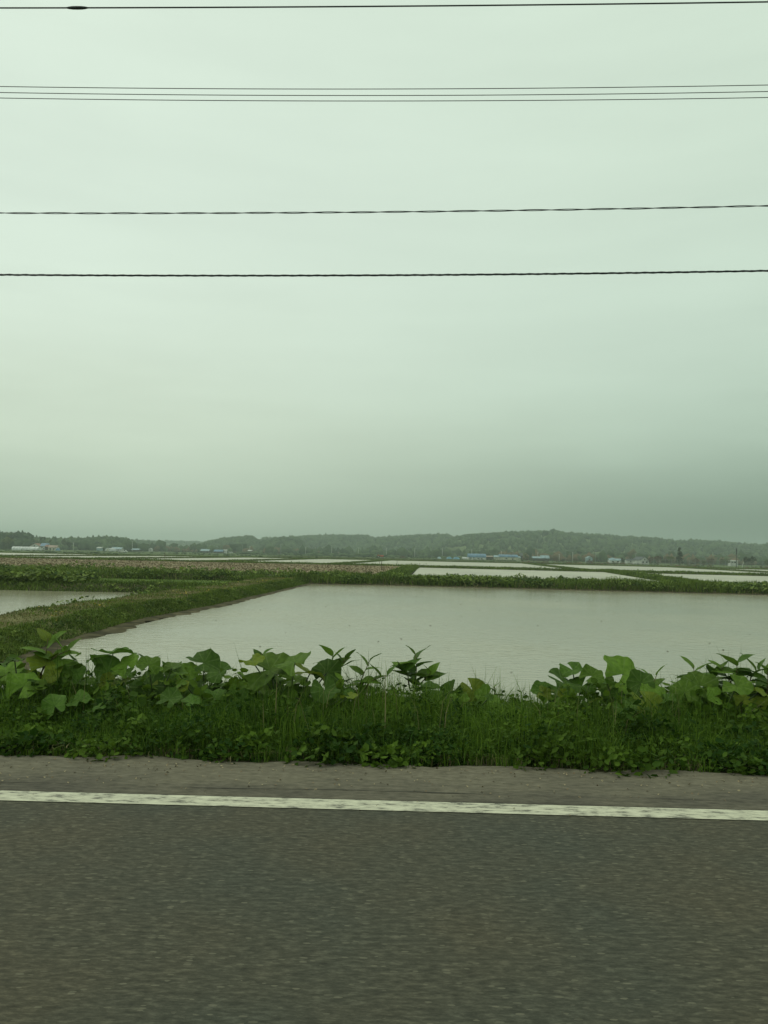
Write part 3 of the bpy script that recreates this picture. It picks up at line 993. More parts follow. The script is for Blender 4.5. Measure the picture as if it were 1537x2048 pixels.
def belt(label, spans, n, hgt, mat, dark, seed, conifer=0.1):
    """irregular belt of trees on the plain; spans (px0, px1, Y0, Y1)"""
    P = []
    for (a, b, y0, y1) in spans:
        m = int(n * (b - a) / sum(s[1] - s[0] for s in spans))
        Y = rng.uniform(y0, y1, m)
        u = rng.uniform(a, b, m)
        P.append(np.stack([(u - CX) / F_PX * Y - math.tan(YAW) * Y, Y, np.full(m, PLAIN - 0.4), u], 1))
    P = np.concatenate(P)
    u = P[:, 3]
    c = vnoise(u * 0.07, P[:, 1] * 0.02, seed)
    hh = hgt * np.clip(0.8 + 0.45 * c, 0.35, 1.4) * rng.uniform(0.75, 1.2, len(P))
    con = rng.uniform(0, 1, len(P)) < conifer
    tint = np.clip(dark + 0.25 * c + rng.normal(0, 0.16, len(P)), 0, 1)
    me = crowns('wood', P[:, :3], hh * rng.uniform(0.4, 0.6, len(P)), hh, mat, tint, 0.32, con)
    tag(link('wood', me), label, 'wood', kind='stuff')


belt('belt of trees at the foot of the hills', [(-300, 70, 740, 800), (60, 290, 790, 900), (280, 420, 900, 1100), (400, 560, 900, 1050), (540, 760, 860, 1000), (740, 900, 820, 960), (930, 1180, 760, 900), (1150, 1700, 700, 900)], 1500, 9.5, m_wood, 0.45, 1.3)
belt('grey brown budding trees at the hill foot', [(230, 420, 840, 1000), (420, 720, 900, 980), (1000, 1540, 680, 800)], 260, 8.5, m_wood_red, 0.4, 2.1)


def scrub(label, n, y0, y1, px0, px1, hgt, mat, dark, name='scrub'):
    Y = rng.uniform(y0, y1, n)
    u = rng.uniform(px0, px1, n)
    X = (u - CX) / F_PX * Y - math.tan(YAW) * Y
    c = vnoise(X * 0.05, Y * 0.03, 4.0)
    k = c > -0.2
    X, Y, c = X[k], Y[k], c[k]
    hh = hgt * rng.uniform(0.4, 1.2, len(X)) * np.clip(0.6 + c, 0.4, 1.5)
    tint = np.clip(dark + 0.3 * c + rng.normal(0, 0.2, len(X)), 0, 1)
    me = crowns(name, np.stack([X, Y, np.full(len(X), PLAIN - 0.05)], 1), hh * rng.uniform(0.8, 1.9, len(X)), hh, mat, tint, 0.35)
    tag(link(name, me), label, 'scrub', kind='stuff')


scrub('low green scrub and rough grass on the far plain', 4200, 370, 760, -200, 1750, 0.55, m_wood, 0.25)
scrub('taller scrub in front of the hill foot', 900, 700, 770, 480, 1000, 2.4, m_wood, 0.2)
scrub('brown dry weeds on the far plain at the right', 500, 345, 560, 1040, 1560, 0.7, m_wood_red, 0.4)

# ================================================================== THE THINGS
# ---- near roadside vegetation: grass mass (uncountable)
m_weed = material('small_weed_leaves', (0.122, 0.200, 0.020), 0.7, 0.35, 1.4, 0.12, attr='tint', c2=(0.022, 0.058, 0.006), translucent=0.3)

def verge_height(x, y):
    """how tall the herbage stands: patchy, lower in the gap right of centre"""
    h = np.interp(y, [5.5, 5.8, 6.3, 7.0, 7.8, 8.6, 9.3], [0.08, 0.17, 0.27, 0.36, 0.44, 0.48, 0.48])
    patch = 0.55 * vnoise(x * 0.9, y * 0.9, 2.4) + 0.45 * vnoise(x * 2.4, y * 2.2, 1.1)
    return h * np.clip(1 + 0.62 * patch, 0.35, 1.75)


def roadside_grass():
    n = 150000
    x = rng.uniform(-8.5, 8.5, n)
    y = 5.55 + 3.6 * rng.uniform(0, 1, n) ** 0.9
    c = vnoise(x * 1.6, y * 1.6, 1.1) * 0.6 + vnoise(x * 0.55, y * 0.7, 2.4) * 0.6
    y = y + vnoise(x * 2.1, 0.3, 5) * 0.09 + np.abs(vnoise(x * 3.7, 0.0, 9)) * 0.12 * (y < 6.2)
    h = verge_height(x, y) * np.clip(0.95 + rng.normal(0, 0.25, n), 0.2, 1.8)
    w = rng.uniform(0.004, 0.010, n)
    tint = np.clip(0.55 - 0.4 * c + rng.normal(0, 0.28, n), 0, 1)
    base = np.stack([x, y, verge_z(y)], 1)
    tag(link('roadside_grass', blades('roadside_grass', base, h, w, m_grass, 0.55, tint)), 'dense dark green grass filling the verge beside the road', 'grass', kind='stuff')
    # leafy weeds all through the grass: sprigs of small leaves up a stem
    ns, per = 4200, 9
    x = rng.uniform(-8.5, 8.5, ns)
    y = 5.62 + 3.2 * rng.uniform(0, 1, ns) ** 1.25
    c = vnoise(x * 1.3, y * 1.5, 8.8)
    keep = c > -0.45
    x, y, c = x[keep], y[keep], c[keep]
    hh = verge_height(x, y) * rng.uniform(0.55, 1.15, len(x))
    lx, ly = rng.normal(0, 0.25, len(x)) * hh, rng.normal(0, 0.25, len(x)) * hh
    t = rng.uniform(0.2, 1.0, (len(x), per))
    sp = 0.045 * (1.15 - t)
    P = np.stack([x[:, None] + lx[:, None] * t + rng.normal(0, 1, t.shape) * sp, y[:, None] + ly[:, None] * t + rng.normal(0, 1, t.shape) * sp,
                  verge_z(y)[:, None] + hh[:, None] * t], 2).reshape(-1, 3)
    size = (rng.uniform(0.022, 0.060, t.shape) * (1.2 - 0.5 * t)).ravel()
    tint = np.clip(np.repeat(0.70 - 0.3 * c + rng.normal(0, 0.18, len(x)), per) + rng.normal(0, 0.1, t.size), 0, 1)
    me = leaf_bits('roadside_weeds', P, size, m_weed, 0.7, tint)
    tag(link('roadside_weeds', me), 'small leafy weeds mixed through the verge grass', 'weeds', kind='stuff')
    # taller leafy weeds standing among the broad leaved plants
    ns, per = 620, 16
    x = rng.uniform(-8.5, 8.5, ns)
    y = rng.uniform(6.9, 8.5, ns)
    u = x / y * F_PX + CX
    top = np.interp(u, [-900, 0, 150, 640, 700, 800, 860, 1080, 1130, 1330, 1537, 2400], [0.62, 0.66, 0.60, 0.58, 0.42, 0.40, 0.36, 0.34, 0.52, 0.55, 0.60, 0.6])
    hh = top * rng.uniform(0.55, 1.1, ns)
    lx, ly = rng.normal(0, 0.2, ns) * hh, rng.normal(0, 0.2, ns) * hh
    t = rng.uniform(0.3, 1.0, (ns, per))
    sp = 0.075 * (1.25 - t)
    P = np.stack([x[:, None] + lx[:, None] * t + rng.normal(0, 1, t.shape) * sp, y[:, None] + ly[:, None] * t + rng.normal(0, 1, t.shape) * sp,
                  verge_z(y)[:, None] + hh[:, None] * t], 2).reshape(-1, 3)
    size = (rng.uniform(0.05, 0.13, t.shape) * (1.25 - 0.5 * t)).ravel()
    tint = np.clip(np.repeat(rng.uniform(0.0, 0.9, ns), per) + rng.normal(0, 0.12, t.size), 0, 1)  # tint leans lighter, painting the brighter upper part of the verge
    tag(link('tall_weeds', leaf_bits('tall_weeds', P, size, m_weed, 0.75, tint, 6)), 'taller leafy weeds filling the verge between the broad leaved plants', 'weeds', kind='stuff')
    # rounded clumps of leafy weeds, thickest along the road edge
    nm, per = 430, 110
    mx = rng.uniform(-8.5, 8.5, nm)
    my = 5.62 + 2.6 * rng.uniform(0, 1, nm) ** 1.7
    mr = rng.uniform(0.12, 0.30, nm)
    mh = np.minimum(verge_height(mx, my) * rng.uniform(0.7, 1.25, nm) + 0.03, 0.5)
    d = rng.normal(0, 1, (nm, per, 3))
    d /= np.linalg.norm(d, axis=2)[:, :, None]
    d[:, :, 2] = np.abs(d[:, :, 2])
    q = rng.uniform(0.7, 1.05, (nm, per))
    P = np.stack([mx[:, None] + d[:, :, 0] * q * mr[:, None], my[:, None] + d[:, :, 1] * q * mr[:, None] * 0.8, verge_z(my)[:, None] + d[:, :, 2] * q * mh[:, None]], 2).reshape(-1, 3)
    tint = np.clip(np.repeat(rng.uniform(0.25, 1.1, nm), per) + rng.normal(0, 0.16, nm * per), 0, 1)  # tint leans dark, painting shade at the verge foot into the leaves
    size = np.repeat(rng.uniform(0.024, 0.058, nm), per) * rng.uniform(0.7, 1.3, nm * per)
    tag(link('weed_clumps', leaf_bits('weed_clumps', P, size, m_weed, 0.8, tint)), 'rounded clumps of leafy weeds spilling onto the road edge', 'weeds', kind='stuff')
    # a few tall pale seeding stems
    n = 900
    x = rng.uniform(-8, 8, n)
    y = rng.uniform(6.0, 8.8, n)
    k = vnoise(x * 1.1, y, 6.2) > 0.1
    x, y = x[k], y[k]
    base = np.stack([x, y, verge_z(y)], 1)
    tag(link('seeding_grass', blades('seeding_grass', base, rng.uniform(0.35, 0.72, len(x)), rng.uniform(0.004, 0.008, len(x)), m_straw, 0.25)), 'sparse taller pale grass stems sticking out of the verge', 'grass', kind='stuff')
    # dead litter at the foot
    n = 2600
    x = rng.uniform(-8, 8, n)
    y = 5.62 + np.abs(rng.normal(0, 0.14, n))
    base = np.stack([x, y, verge_z(y)], 1)
    tag(link('dead_grass', blades('dead_grass', base, rng.uniform(0.04, 0.13, n), rng.uniform(0.004, 0.01, n), m_straw, 1.1)), 'dead brown grass stalks at the foot of the verge', 'grass', kind='stuff')
    # verge further along the road on both sides
    n = 30000
    x = rng.uniform(8.5, 70, n) * rng.choice([-1, 1], n)
    y = rng.uniform(5.6, 9.4, n)
    h = np.interp(y, [5.5, 6.3, 7.8, 9.3], [0.08, 0.24, 0.4, 0.48]) * rng.uniform(0.6, 1.4, n)
    tag(link('roadside_grass', blades('roadside_grass', np.stack([x, y, verge_z(y)], 1), h, rng.uniform(0.015, 0.03, n), m_grass, 0.45)), 'verge grass continuing along the road beyond both sides', 'grass', kind='stuff')


roadside_grass()

# ---- big leaved plants
m_leaf = [material('leaf_light', (0.135, 0.228, 0.028), 0.65, 0.25, 9.0, 0.16, rand=0.32, translucent=0.35, c2=(0.095, 0.175, 0.018)),
          material('leaf_mid', (0.080, 0.152, 0.020), 0.65, 0.25, 9.0, 0.16, rand=0.34, translucent=0.33, c2=(0.054, 0.112, 0.013)),
          material('leaf_yellow', (0.160, 0.205, 0.018), 0.65, 0.22, 9.0, 0.16, rand=0.2, translucent=0.35, c2=(0.12, 0.165, 0.015))]
m_stem = material('green_stem', (0.070, 0.105, 0.028), 0.6, 0.2, 20.0, rand=0.2)
m_stem_red = material('reddish_stem', (0.150, 0.110, 0.050), 0.6, 0.2, 20.0, rand=0.2)


def add_veins(mat, radial):
    """paler veins: fanning out from the stalk on round leaves, a midrib with side veins on pointed ones"""
    m = mat.copy()
    n, l = m.node_tree.nodes, m.node_tree.links
    bs = [x for x in n if x.type == 'BSDF_PRINCIPLED'][0]
    src = bs.inputs['Base Color'].links[0].from_socket
    tc = N(n, 'ShaderNodeTexCoord')
    sep = N(n, 'ShaderNodeSeparateXYZ')
    l.new(tc.outputs['Object'], sep.inputs[0])
    if radial:
        ang = math_node(n, l, 'ARCTAN2', sep.outputs[1], sep.outputs[0])
        tri = math_node(n, l, 'PINGPONG', math_node(n, l, 'MULTIPLY', ang, 9 / (2 * math.pi)), 0.5)
    else:
        ax = math_node(n, l, 'ABSOLUTE', sep.outputs[0])
        side = math_node(n, l, 'PINGPONG', math_node(n, l, 'MULTIPLY', math_node(n, l, 'SUBTRACT', sep.outputs[1], ax), 7.0), 0.5)
        tri = math_node(n, l, 'MINIMUM', side, math_node(n, l, 'MULTIPLY', ax, 5.0))
    f = math_node(n, l, 'SUBTRACT', 1.0, math_node(n, l, 'MULTIPLY', tri, 9.0, clamp=True), clamp=True)
    f = math_node(n, l, 'MULTIPLY', f, 0.40)
    out = mix_col(n, l, f, src, (0.20, 0.27, 0.09))
    for lk in list(src.links):
        if lk.to_node.type in ('BSDF_PRINCIPLED', 'BSDF_TRANSLUCENT'):
            l.new(out, lk.to_socket)
    return m


def round_leaf(mat, seed):
    """kidney shaped butterbur leaf, 1 m wide, stalk joint at the origin, dished and wavy at the rim"""
    r = np.random.default_rng(seed)
    ns, rings = 34, (0.0, 0.34, 0.68, 1.0)
    v, f = [], []
    for k, q in enumerate(rings):
        for s in range(ns):
            a = 0.30 + (2 * math.pi - 0.60) * s / (ns - 1) - math.pi / 2 - math.pi
            rad = 0.5 * q * (1 + 0.07 * math.sin(5 * a + seed) + (0.018 * r.normal() if k == 3 else 0))
            x, y = rad * math.cos(a + math.pi), rad * math.sin(a + math.pi)
            z = 0.17 * q ** 1.5 * (0.7 + 0.5 * math.sin(2 * a + seed)) + (0.03 * math.sin(9 * a + seed) + 0.008 * r.normal() if k == 3 else 0)
            z -= 0.16 * max(0.0, q - 0.5) * (1 + math.sin(3 * a + 2 * seed))
            v.append((x, y, z))
    for k in range(3):
        for s in range(ns - 1):
            i = k * ns + s
            f.append((i, i + ns, i + ns + 1, i + 1))
    return mesh_list('leaf', v, f, mat, True)


def oval_leaf(mat, seed):
    """pointed oval knotweed leaf, 1 m long along +Y, folded along its midrib and drooping at the tip"""
    prof = [(0.0, 0.02), (0.06, 0.20), (0.2, 0.30), (0.42, 0.32), (0.62, 0.26), (0.80, 0.15), (0.92, 0.06), (1.0, 0.0)]
    v, f = [], []
    for (t, w) in prof:
        z = -0.30 * t * t + 0.10 * t
        for s in (-1, -0.5, 0, 0.5, 1):
            v.append((w * s, t, z + 0.16 * abs(s) * w + 0.02 * math.sin(9 * t + seed + s)))
    for k in range(len(prof) - 1):
        for s in range(4):
            i = k * 5 + s
            f.append((i, i + 1, i + 6, i + 5))
    return mesh_list('leaf', v, f, mat, True)


ROUND = [[round_leaf(m, 3 * i + j) for j in range(3)] for i, m in enumerate([add_veins(x, True) for x in m_leaf])]
OVAL = [[oval_leaf(m, 5 * i + j) for j in range(2)] for i, m in enumerate([add_veins(x, False) for x in m_leaf])]


def butterbur(label, leaves, Y=7.4, root_px=None, tone=0):
    """leaves: (px, py, width_px, tone); all stalks rise from one root"""
    pts = []
    extra = [(px + random.uniform(-55, 55), py + random.uniform(12, 62), wpx * random.uniform(0.35, 0.75), random.choice((0, 1, 1, 2))) for (px, py, wpx, tn) in leaves for _ in (0, 1, 2)]
    for (px, py, wpx, tn) in list(leaves) + extra:
        yy = Y + random.uniform(-0.28, 0.28)
        pts.append((at_depth(px, py, yy), 0.84 * wpx * yy / F_PX, tn))
    rx = sum(p[0].x for p in pts) / len(pts)
    root = Vector((rx, Y, float(verge_z(Y)) - 0.02))
    e = empty('butterbur_plant', root, label, 'plant', 'broad leaved plants on the verge')
    for (p, w, tn) in pts:
        q = p - root
        mid = q * 0.5 + Vector((random.uniform(-.04, .04), random.uniform(-.04, .04), 0.10 * q.z))
        st = Vector((random.uniform(-.05, .05), random.uniform(-.04, .04), 0.0))
        MB().tube([st, (st + mid) / 2 + Vector((0, 0, .03)), mid, q], [0.009, 0.008, 0.007, 0.006], 5).build('stalk', m_stem, e, smooth=True)
        tilt = random.choice((random.uniform(5, 25), random.uniform(22, 48), random.uniform(35, 60), random.uniform(-12, 8)))
        link('leaf', random.choice(ROUND[tn]), e, q, Matrix.Rotation(R(tilt), 3, 'X').__matmul__(Matrix.Rotation(R(random.uniform(-22, 22)), 3, 'Y')).__matmul__(Matrix.Rotation(random.uniform(0, 6.28), 3, 'Z')).to_euler(), (w, w, w))
    return e


def knotweed(label, px, py_top, Y=7.5, lean=0.1, n=9, size=0.16, branches=0, tone=(0, 1)):
    top = at_depth(px, py_top, Y)
    root = Vector((top.x - lean, Y, float(verge_z(Y)) - 0.02))
    e = empty('knotweed_plant', root, label, 'plant', 'pointed leaved plants on the verge')
    H = top.z - root.z

    def stem(base, tip, cnt, sz, t0):
        pts = []
        for k in range(6):
            t = k / 5
            p = base.lerp(tip, t) + Vector((0.03 * math.sin(4 * t + px), 0.02 * math.sin(3 * t + 1), 0.05 * math.sin(math.pi * t)))
            pts.append(p)
        MB().tube(pts, [0.008, 0.007, 0.006, 0.005, 0.004, 0.003], 5).build('stem', m_stem_red, e, smooth=True)
        for k in range(cnt):
            t = t0 + (1 - t0) * (k + 0.5) / cnt
            i = min(int(t * 5), 4)
            p = pts[i].lerp(pts[i + 1], t * 5 - i)
            side = 1 if k % 2 else -1
            ang = (-math.pi / 2 if side > 0 else math.pi / 2) + random.uniform(-0.7, 0.7)
            lift = random.uniform(-5, 45) if k < cnt - 2 else random.uniform(40, 65)
            s = 1.22 * sz * random.uniform(0.75, 1.15) * (1.0 if k < cnt - 1 else 0.7)
            link('leaf', random.choice(OVAL[random.choice(tone)]), e, p, (R(lift), R(random.uniform(-25, 25)), ang), (s, s, s))
    tip = Vector((lean, 0, H))
    stem(Vector((0, 0, 0)), tip, n, size, 0.42)
    for b in range(branches):
        bp = tip * random.uniform(0.45, 0.6)
        sd = -1 if b % 2 else 1
        stem(bp, Vector((lean + sd * random.uniform(0.14, 0.28), random.uniform(-.1, .1), H * random.uniform(0.8, 0.98))), max(4, n // 2), size * 0.9, 0.35)
    return e


BUTTERBUR = [
    ('big leaved plant at the left edge with pale green leaves', [(12, 1350, 90, 0), (48, 1372, 80, 0), (-20, 1330, 80, 1), (30, 1322, 46, 1), (70, 1392, 70, 1)], 7.2),
    ('broad yellowish green leaves right of the left edge shoot', [(92, 1330, 86, 2), (122, 1318, 60, 0), (140, 1350, 76, 1), (100, 1378, 80, 1), (162, 1362, 60, 0)], 7.4),
    ('plant with one large rounded leaf standing high left of centre', [(226, 1308, 104, 1), (190, 1318, 40, 1), (255, 1330, 66, 0), (215, 1345, 80, 1), (250, 1372, 60, 1)], 7.6),
    ('low plant under the tall rounded leaf with a bent leaf', [(298, 1330, 56, 0), (330, 1352, 80, 1), (300, 1372, 80, 1), (345, 1335, 50, 0)], 7.3),
    ('plant with a steep pointed leaf rising above the water', [(408, 1326, 82, 1), (440, 1345, 64, 1), (375, 1345, 56, 0), (400, 1372, 84, 1), (450, 1372, 60, 0)], 7.5),
    ('large bright green plant left of the middle with overlapping leaves', [(540, 1340, 122, 0), (590, 1325, 92, 0), (505, 1322, 60, 2), (620, 1348, 92, 2), (560, 1372, 100, 0), (515, 1368, 80, 0), (655, 1345, 70, 1)], 7.2),
    ('low dark leaved plant under the bright green plant', [(600, 1392, 80, 1), (560, 1408, 64, 1), (650, 1380, 70, 1), (618, 1420, 60, 1)], 6.9),
    ('low leafy plant left of the gap in the verge', [(860, 1378, 70, 1), (905, 1385, 60, 1), (945, 1380, 64, 2), (975, 1395, 60, 0), (930, 1405, 56, 1)], 7.6),
    ('plant with wing like pointed leaves right of the gap', [(1146, 1340, 66, 1), (1128, 1366, 90, 1), (1165, 1372, 70, 1), (1110, 1388, 60, 1), (1185, 1352, 56, 0)], 7.5),
    ('plant with the largest rounded leaf on the right', [(1246, 1348, 108, 0), (1215, 1368, 76, 1), (1282, 1366, 64, 1), (1240, 1392, 80, 1), (1305, 1385, 56, 0)], 7.4),
    ('low plant with a yellow green leaf under the largest right leaf', [(1292, 1408, 82, 2), (1250, 1420, 56, 1), (1330, 1400, 60, 1)], 6.9),
    ('broad leaved plant under the pointed leaves near the right edge', [(1400, 1372, 84, 0), (1440, 1380, 70, 1), (1370, 1385, 66, 0), (1425, 1402, 70, 1), (1475, 1372, 66, 0)], 7.3),
    ('broad leaved plant at the right edge', [(1515, 1385, 76, 0), (1550, 1375, 84, 1), (1490, 1400, 66, 1), (1530, 1412, 60, 2), (1590, 1365, 80, 0)], 7.4),
    ('low dark leaved plant at the left below the pale leaves', [(160, 1402, 64, 1), (110, 1412, 66, 1), (60, 1415, 60, 1), (210, 1398, 60, 1)], 6.8),
    ('low leafy plant below the steep pointed leaf', [(430, 1398, 64, 1), (480, 1402, 66, 1), (380, 1405, 60, 1), (340, 1398, 60, 1)], 6.9),
]
for (lb, lv, yy) in BUTTERBUR:
    butterbur(lb, lv, yy)
KNOTWEED = [
    ('pale upright shoot at the left edge, tallest on that side', 92, 1276, 7.3, 0.06, 7, 0.22, 1, (0, 0, 2)),
    ('slender plant with narrow leaves right of the tall rounded leaf', 300, 1318, 7.6, 0.12, 6, 0.15, 0, (0, 1)),
    ('pointed leaved sprig rising out of the bright green plant', 520, 1306, 7.5, -0.05, 6, 0.17, 0, (1, 1)),
    ('dark pointed leaved plant just left of the picture centre', 668, 1308, 7.4, -0.05, 9, 0.19, 1, (1, 0)),
    ('arching plant with spread leaves at the picture centre', 738, 1318, 7.5, 0.15, 8, 0.17, 1, (1, 0)),
    ('tall pointed leaved plant right of the picture centre', 828, 1308, 7.5, 0.0, 11, 0.18, 2, (0, 1)),
    ('small pointed leaved sprig in the gap of the verge', 985, 1372, 7.7, 0.03, 6, 0.12, 0, (1, 0)),
    ('pointed sprig beside the largest rounded leaf on the right', 1310, 1345, 7.6, 0.08, 6, 0.16, 0, (0, 1)),
    ('plant with a pair of leaves spread like a V on the right', 1388, 1333, 7.5, 0.02, 9, 0.18, 1, (1, 0)),
    ('bushy pointed leaved plant, tallest near the right edge', 1478, 1322, 7.4, -0.04, 12, 0.19, 2, (1, 0)),
    ('pointed leaved plant cut by the right edge', 1532, 1338, 7.5, 0.05, 9, 0.18, 1, (0, 1)),
]
for k in KNOTWEED:
    knotweed(k[0], k[1], k[2], *k[3:])

# ---- overhead wires above the verge
m_wire = material('black_wire', (0.020, 0.028, 0.030), 0.5, 0.1, 30.0, 0.4)
m_wire_thin = material('grey_wire', (0.055, 0.065, 0.060), 0.5, 0.1, 30.0, 0.4)


def wire_curve(pix, Y):
    P = [at_depth(px, py, Y) for px, py in pix]
    c = np.polyfit([p.x for p in P], [p.z for p in P], 2)
    c[0] = max(c[0], 0.0008)
    return c


def wire(name, label, pix, Y, rad, twist=None, mat=None, group=None, span=26):
    c = wire_curve(pix, Y)
    mat = mat or m_wire
    xs = np.concatenate([np.linspace(-span, -6, 20), np.linspace(-5.9, 5.9, 240 if twist else 60), np.linspace(6, span, 20)])
    zf = lambda x: float(np.polyval(c, x))
    e = empty(name, (0, Y, zf(0)), label, 'wire', group)
    z0 = zf(0)
    if twist:
        amp, pitch = twist
        for s in (0, 1):
            pts = [(x, amp * math.sin(2 * math.pi * x / pitch + s * math.pi), zf(x) - z0 + amp * math.cos(2 * math.pi * x / pitch + s * math.pi)) for x in xs]
            MB().tube(pts, rad if s == 0 else rad * 0.8, 6).build('strand', mat, e, smooth=True)
    else:
        MB().tube([(x, 0, zf(x) - z0) for x in xs], rad, 6).build('strand', mat, e, smooth=True)
    return e, zf


G = 'overhead wires'
e, zf = wire('overhead_cable', 'topmost black cable with a thick splice at its left end', [(0, 18), (400, 15.5), (768, 12.5), (1537, 5.5)], 9.0, 0.0085, group=G)
p = at_depth(155, 15.5, 9.0)
q = [p.x - 0.13 + 0.26 * t for t in (0, .12, .28, .5, .72, .88, 1)]
MB().tube([(x, 0, zf(x) - zf(0)) for x in q], [0.009, 0.0145, 0.019, 0.020, 0.019, 0.0145, 0.009], 8).build('splice', m_wire, e, smooth=True)
for lb, a, b, c in (('upper of the three thin wires high in the sky', 173, 178, 170), ('middle of the three thin wires', 185, 191, 183), ('lower of the three thin wires', 196, 202, 195)):
    wire('overhead_wire', lb, [(0, a), (768, b), (1537, c)], 9.3, 0.0046, mat=m_wire_thin, group=G)
wire('overhead_cable', 'wavy twisted cable between the thin wires and the lowest cable', [(0, 426), (768, 424), (1537, 411.5)], 8.8, 0.0052, (0.0065, 0.80), group=G)
wire('overhead_cable', 'lowest black cable, thick with a wrapped surface', [(0, 549.5), (768, 550.5), (1537, 541.5)], 8.8, 0.0105, (0.003, 0.19), group=G)

# ---- far utility poles
m_concrete = material('pale_concrete', (0.68, 0.68, 0.62), 0.8, 0.1, 2.0)
m_dark = material('dark_fittings', (0.04, 0.045, 0.045), 0.6, 0.1, 5.0)
m_grey = material('grey_metal', (0.30, 0.31, 0.30), 0.5, 0.1, 5.0, metal=0.3)


def pole(label, px, Y, H, rad=0.17, arms=True, mat=None, transformer=False, group='utility poles along the hill foot'):
    b = stand(px, Y)
    e = empty('utility_pole', b, label, 'pole', group)
    MB().tube([(0, 0, -0.2), (0, 0, H * 0.5), (0, 0, H)], [rad, rad * 0.85, rad * 0.7], 8).build('shaft', mat or m_concrete, e, smooth=True)
    if arms:
        MB().box(-0.9, 0.9, -0.08, 0.08, H - 0.55, H - 0.42).build('crossarm', m_grey, e)
        for x in (-0.8, 0.0, 0.8):
            MB().tube([(x, 0, H - 0.42), (x, 0, H - 0.3), (x, 0, H - 0.15)], [0.05, 0.09, 0.05], 6).build('insulator', m_concrete, e)
    if transformer:
        for z, s in ((H - 1.6, 1), (H - 2.9, 1), (H - 0.9, 0.8)):
            MB().tube([(0.05, -0.28, z - 0.5 * s), (0.05, -0.28, z - 0.4 * s), (0.05, -0.28, z + 0.4 * s), (0.05, -0.28, z + 0.5 * s)], [0.2, 0.3 * s, 0.3 * s, 0.2], 8).build('transformer', m_dark, e)
        MB().box(-0.2, 1.5, -0.06, 0.06, H - 4.3, H - 4.15).build('lamp_arm', m_grey, e)
        MB().tube([(1.1, 0, H - 4.35), (1.5, 0, H - 4.3), (1.9, 0, H - 4.22)], [0.12, 0.2, 0.1], 6).build('street_lamp', m_concrete, e)
    return e


PP = [(147, 560, 6.5, 'pale utility pole right of the left farmhouses'), (265, 700, 9.5, 'pale utility pole behind the small blue roof at the left'),
      (485, 800, 9.5, 'pale utility pole left of the steep dark mound'), (500, 860, 8.5, 'faint utility pole beside the small white roof'), (562, 760, 10.5, 'tallest pale utility pole in front of the steep dark mound'),
      (612, 820, 8.8, 'faint utility pole right of the steep mound'), (664, 800, 9.3, 'pale utility pole midway between the steep mound and the tractor'), (717, 780, 9.0, 'pale utility pole left of the tractor'),
      (773, 760, 9.0, 'pale utility pole right behind the tractor'), (830, 740, 9.6, 'pale utility pole midway between tractor and blue barns'), (885, 740, 9.4, 'pale utility pole behind the blue tarpaulins'),
      (944, 745, 9.2, 'pale utility pole behind the left blue barn'), (1003, 745, 8.6, 'pale utility pole behind the left end of the right barn'), (1026, 745, 8.4, 'pale utility pole behind the right end of the right barn'),
      (1076, 700, 7.5, 'faint utility pole above the low grey roofed house'), (1119, 690, 6.5, 'thin pole right of the low grey roofed house'), (1146, 640, 8.0, 'thin pole left of the small pale blue house'),
      (1192, 620, 10.0, 'dark tall pole right of the small pale blue house'), (1272, 560, 7.5, 'pale pole beside the dark gabled house')]
for (px, Y, H, lb) in PP:
    pole(lb, px, Y, H, 0.21, mat=m_grey if 'dark' in lb else None)
pole('tall dark pole with transformers at the right', 1473, 400, 10.3, 0.20, True, m_dark, True, 'utility poles along the hill foot')
for lb, px, Y, H in (('short bent white post at the right beside the dark pole', 1485, 330, 3.0),):
    b = stand(px, Y)
    e = empty('bent_post', b, lb, 'post')
    MB().tube([(0, 0, -0.2), (0, 0, 1.7), (0.05, 0, 1.9)], [0.10, 0.10, 0.09], 8).build('shaft', m_concrete, e)
    MB().tube([(0.05, 0, 1.9), (0.35, 0, 2.3), (0.45, 0, H)], [0.12, 0.13, 0.15], 8).build('bent_head', m_concrete, e)

# ---- buildings
m_blue = material('blue_sheet_roof', (0.125, 0.255, 0.40), 0.5, 0.08, 0.5, 0.4)
m_cyan = material('pale_blue_sheet_roof', (0.32, 0.45, 0.50), 0.5, 0.08, 0.5, 0.4)
m_cream = material('cream_wall', (0.62, 0.60, 0.47), 0.85, 0.08, 0.6)
m_white = material('white_wall', (0.68, 0.68, 0.64), 0.8, 0.06, 0.6)
m_film = material('greenhouse_film', (0.74, 0.76, 0.74), 0.45, 0.06, 0.8, 0.5)
m_red = material('red_brown_roof', (0.33, 0.17, 0.12), 0.7, 0.1, 0.6)
m_pink = material('faded_pink_roof', (0.46, 0.34, 0.28), 0.7, 0.1, 0.6)
m_slate = material('dark_slate_roof', (0.085, 0.095, 0.10), 0.6, 0.1, 0.6)
m_win = material('dark_window', (0.03, 0.035, 0.04), 0.2, 0.1, 2.0, 0.5)
m_wood_dark = material('dark_timber', (0.075, 0.065, 0.05), 0.85, 0.2, 2.0)
m_tarp = material('blue_tarpaulin', (0.12, 0.30, 0.42), 0.6, 0.2, 0.6, 0.3)


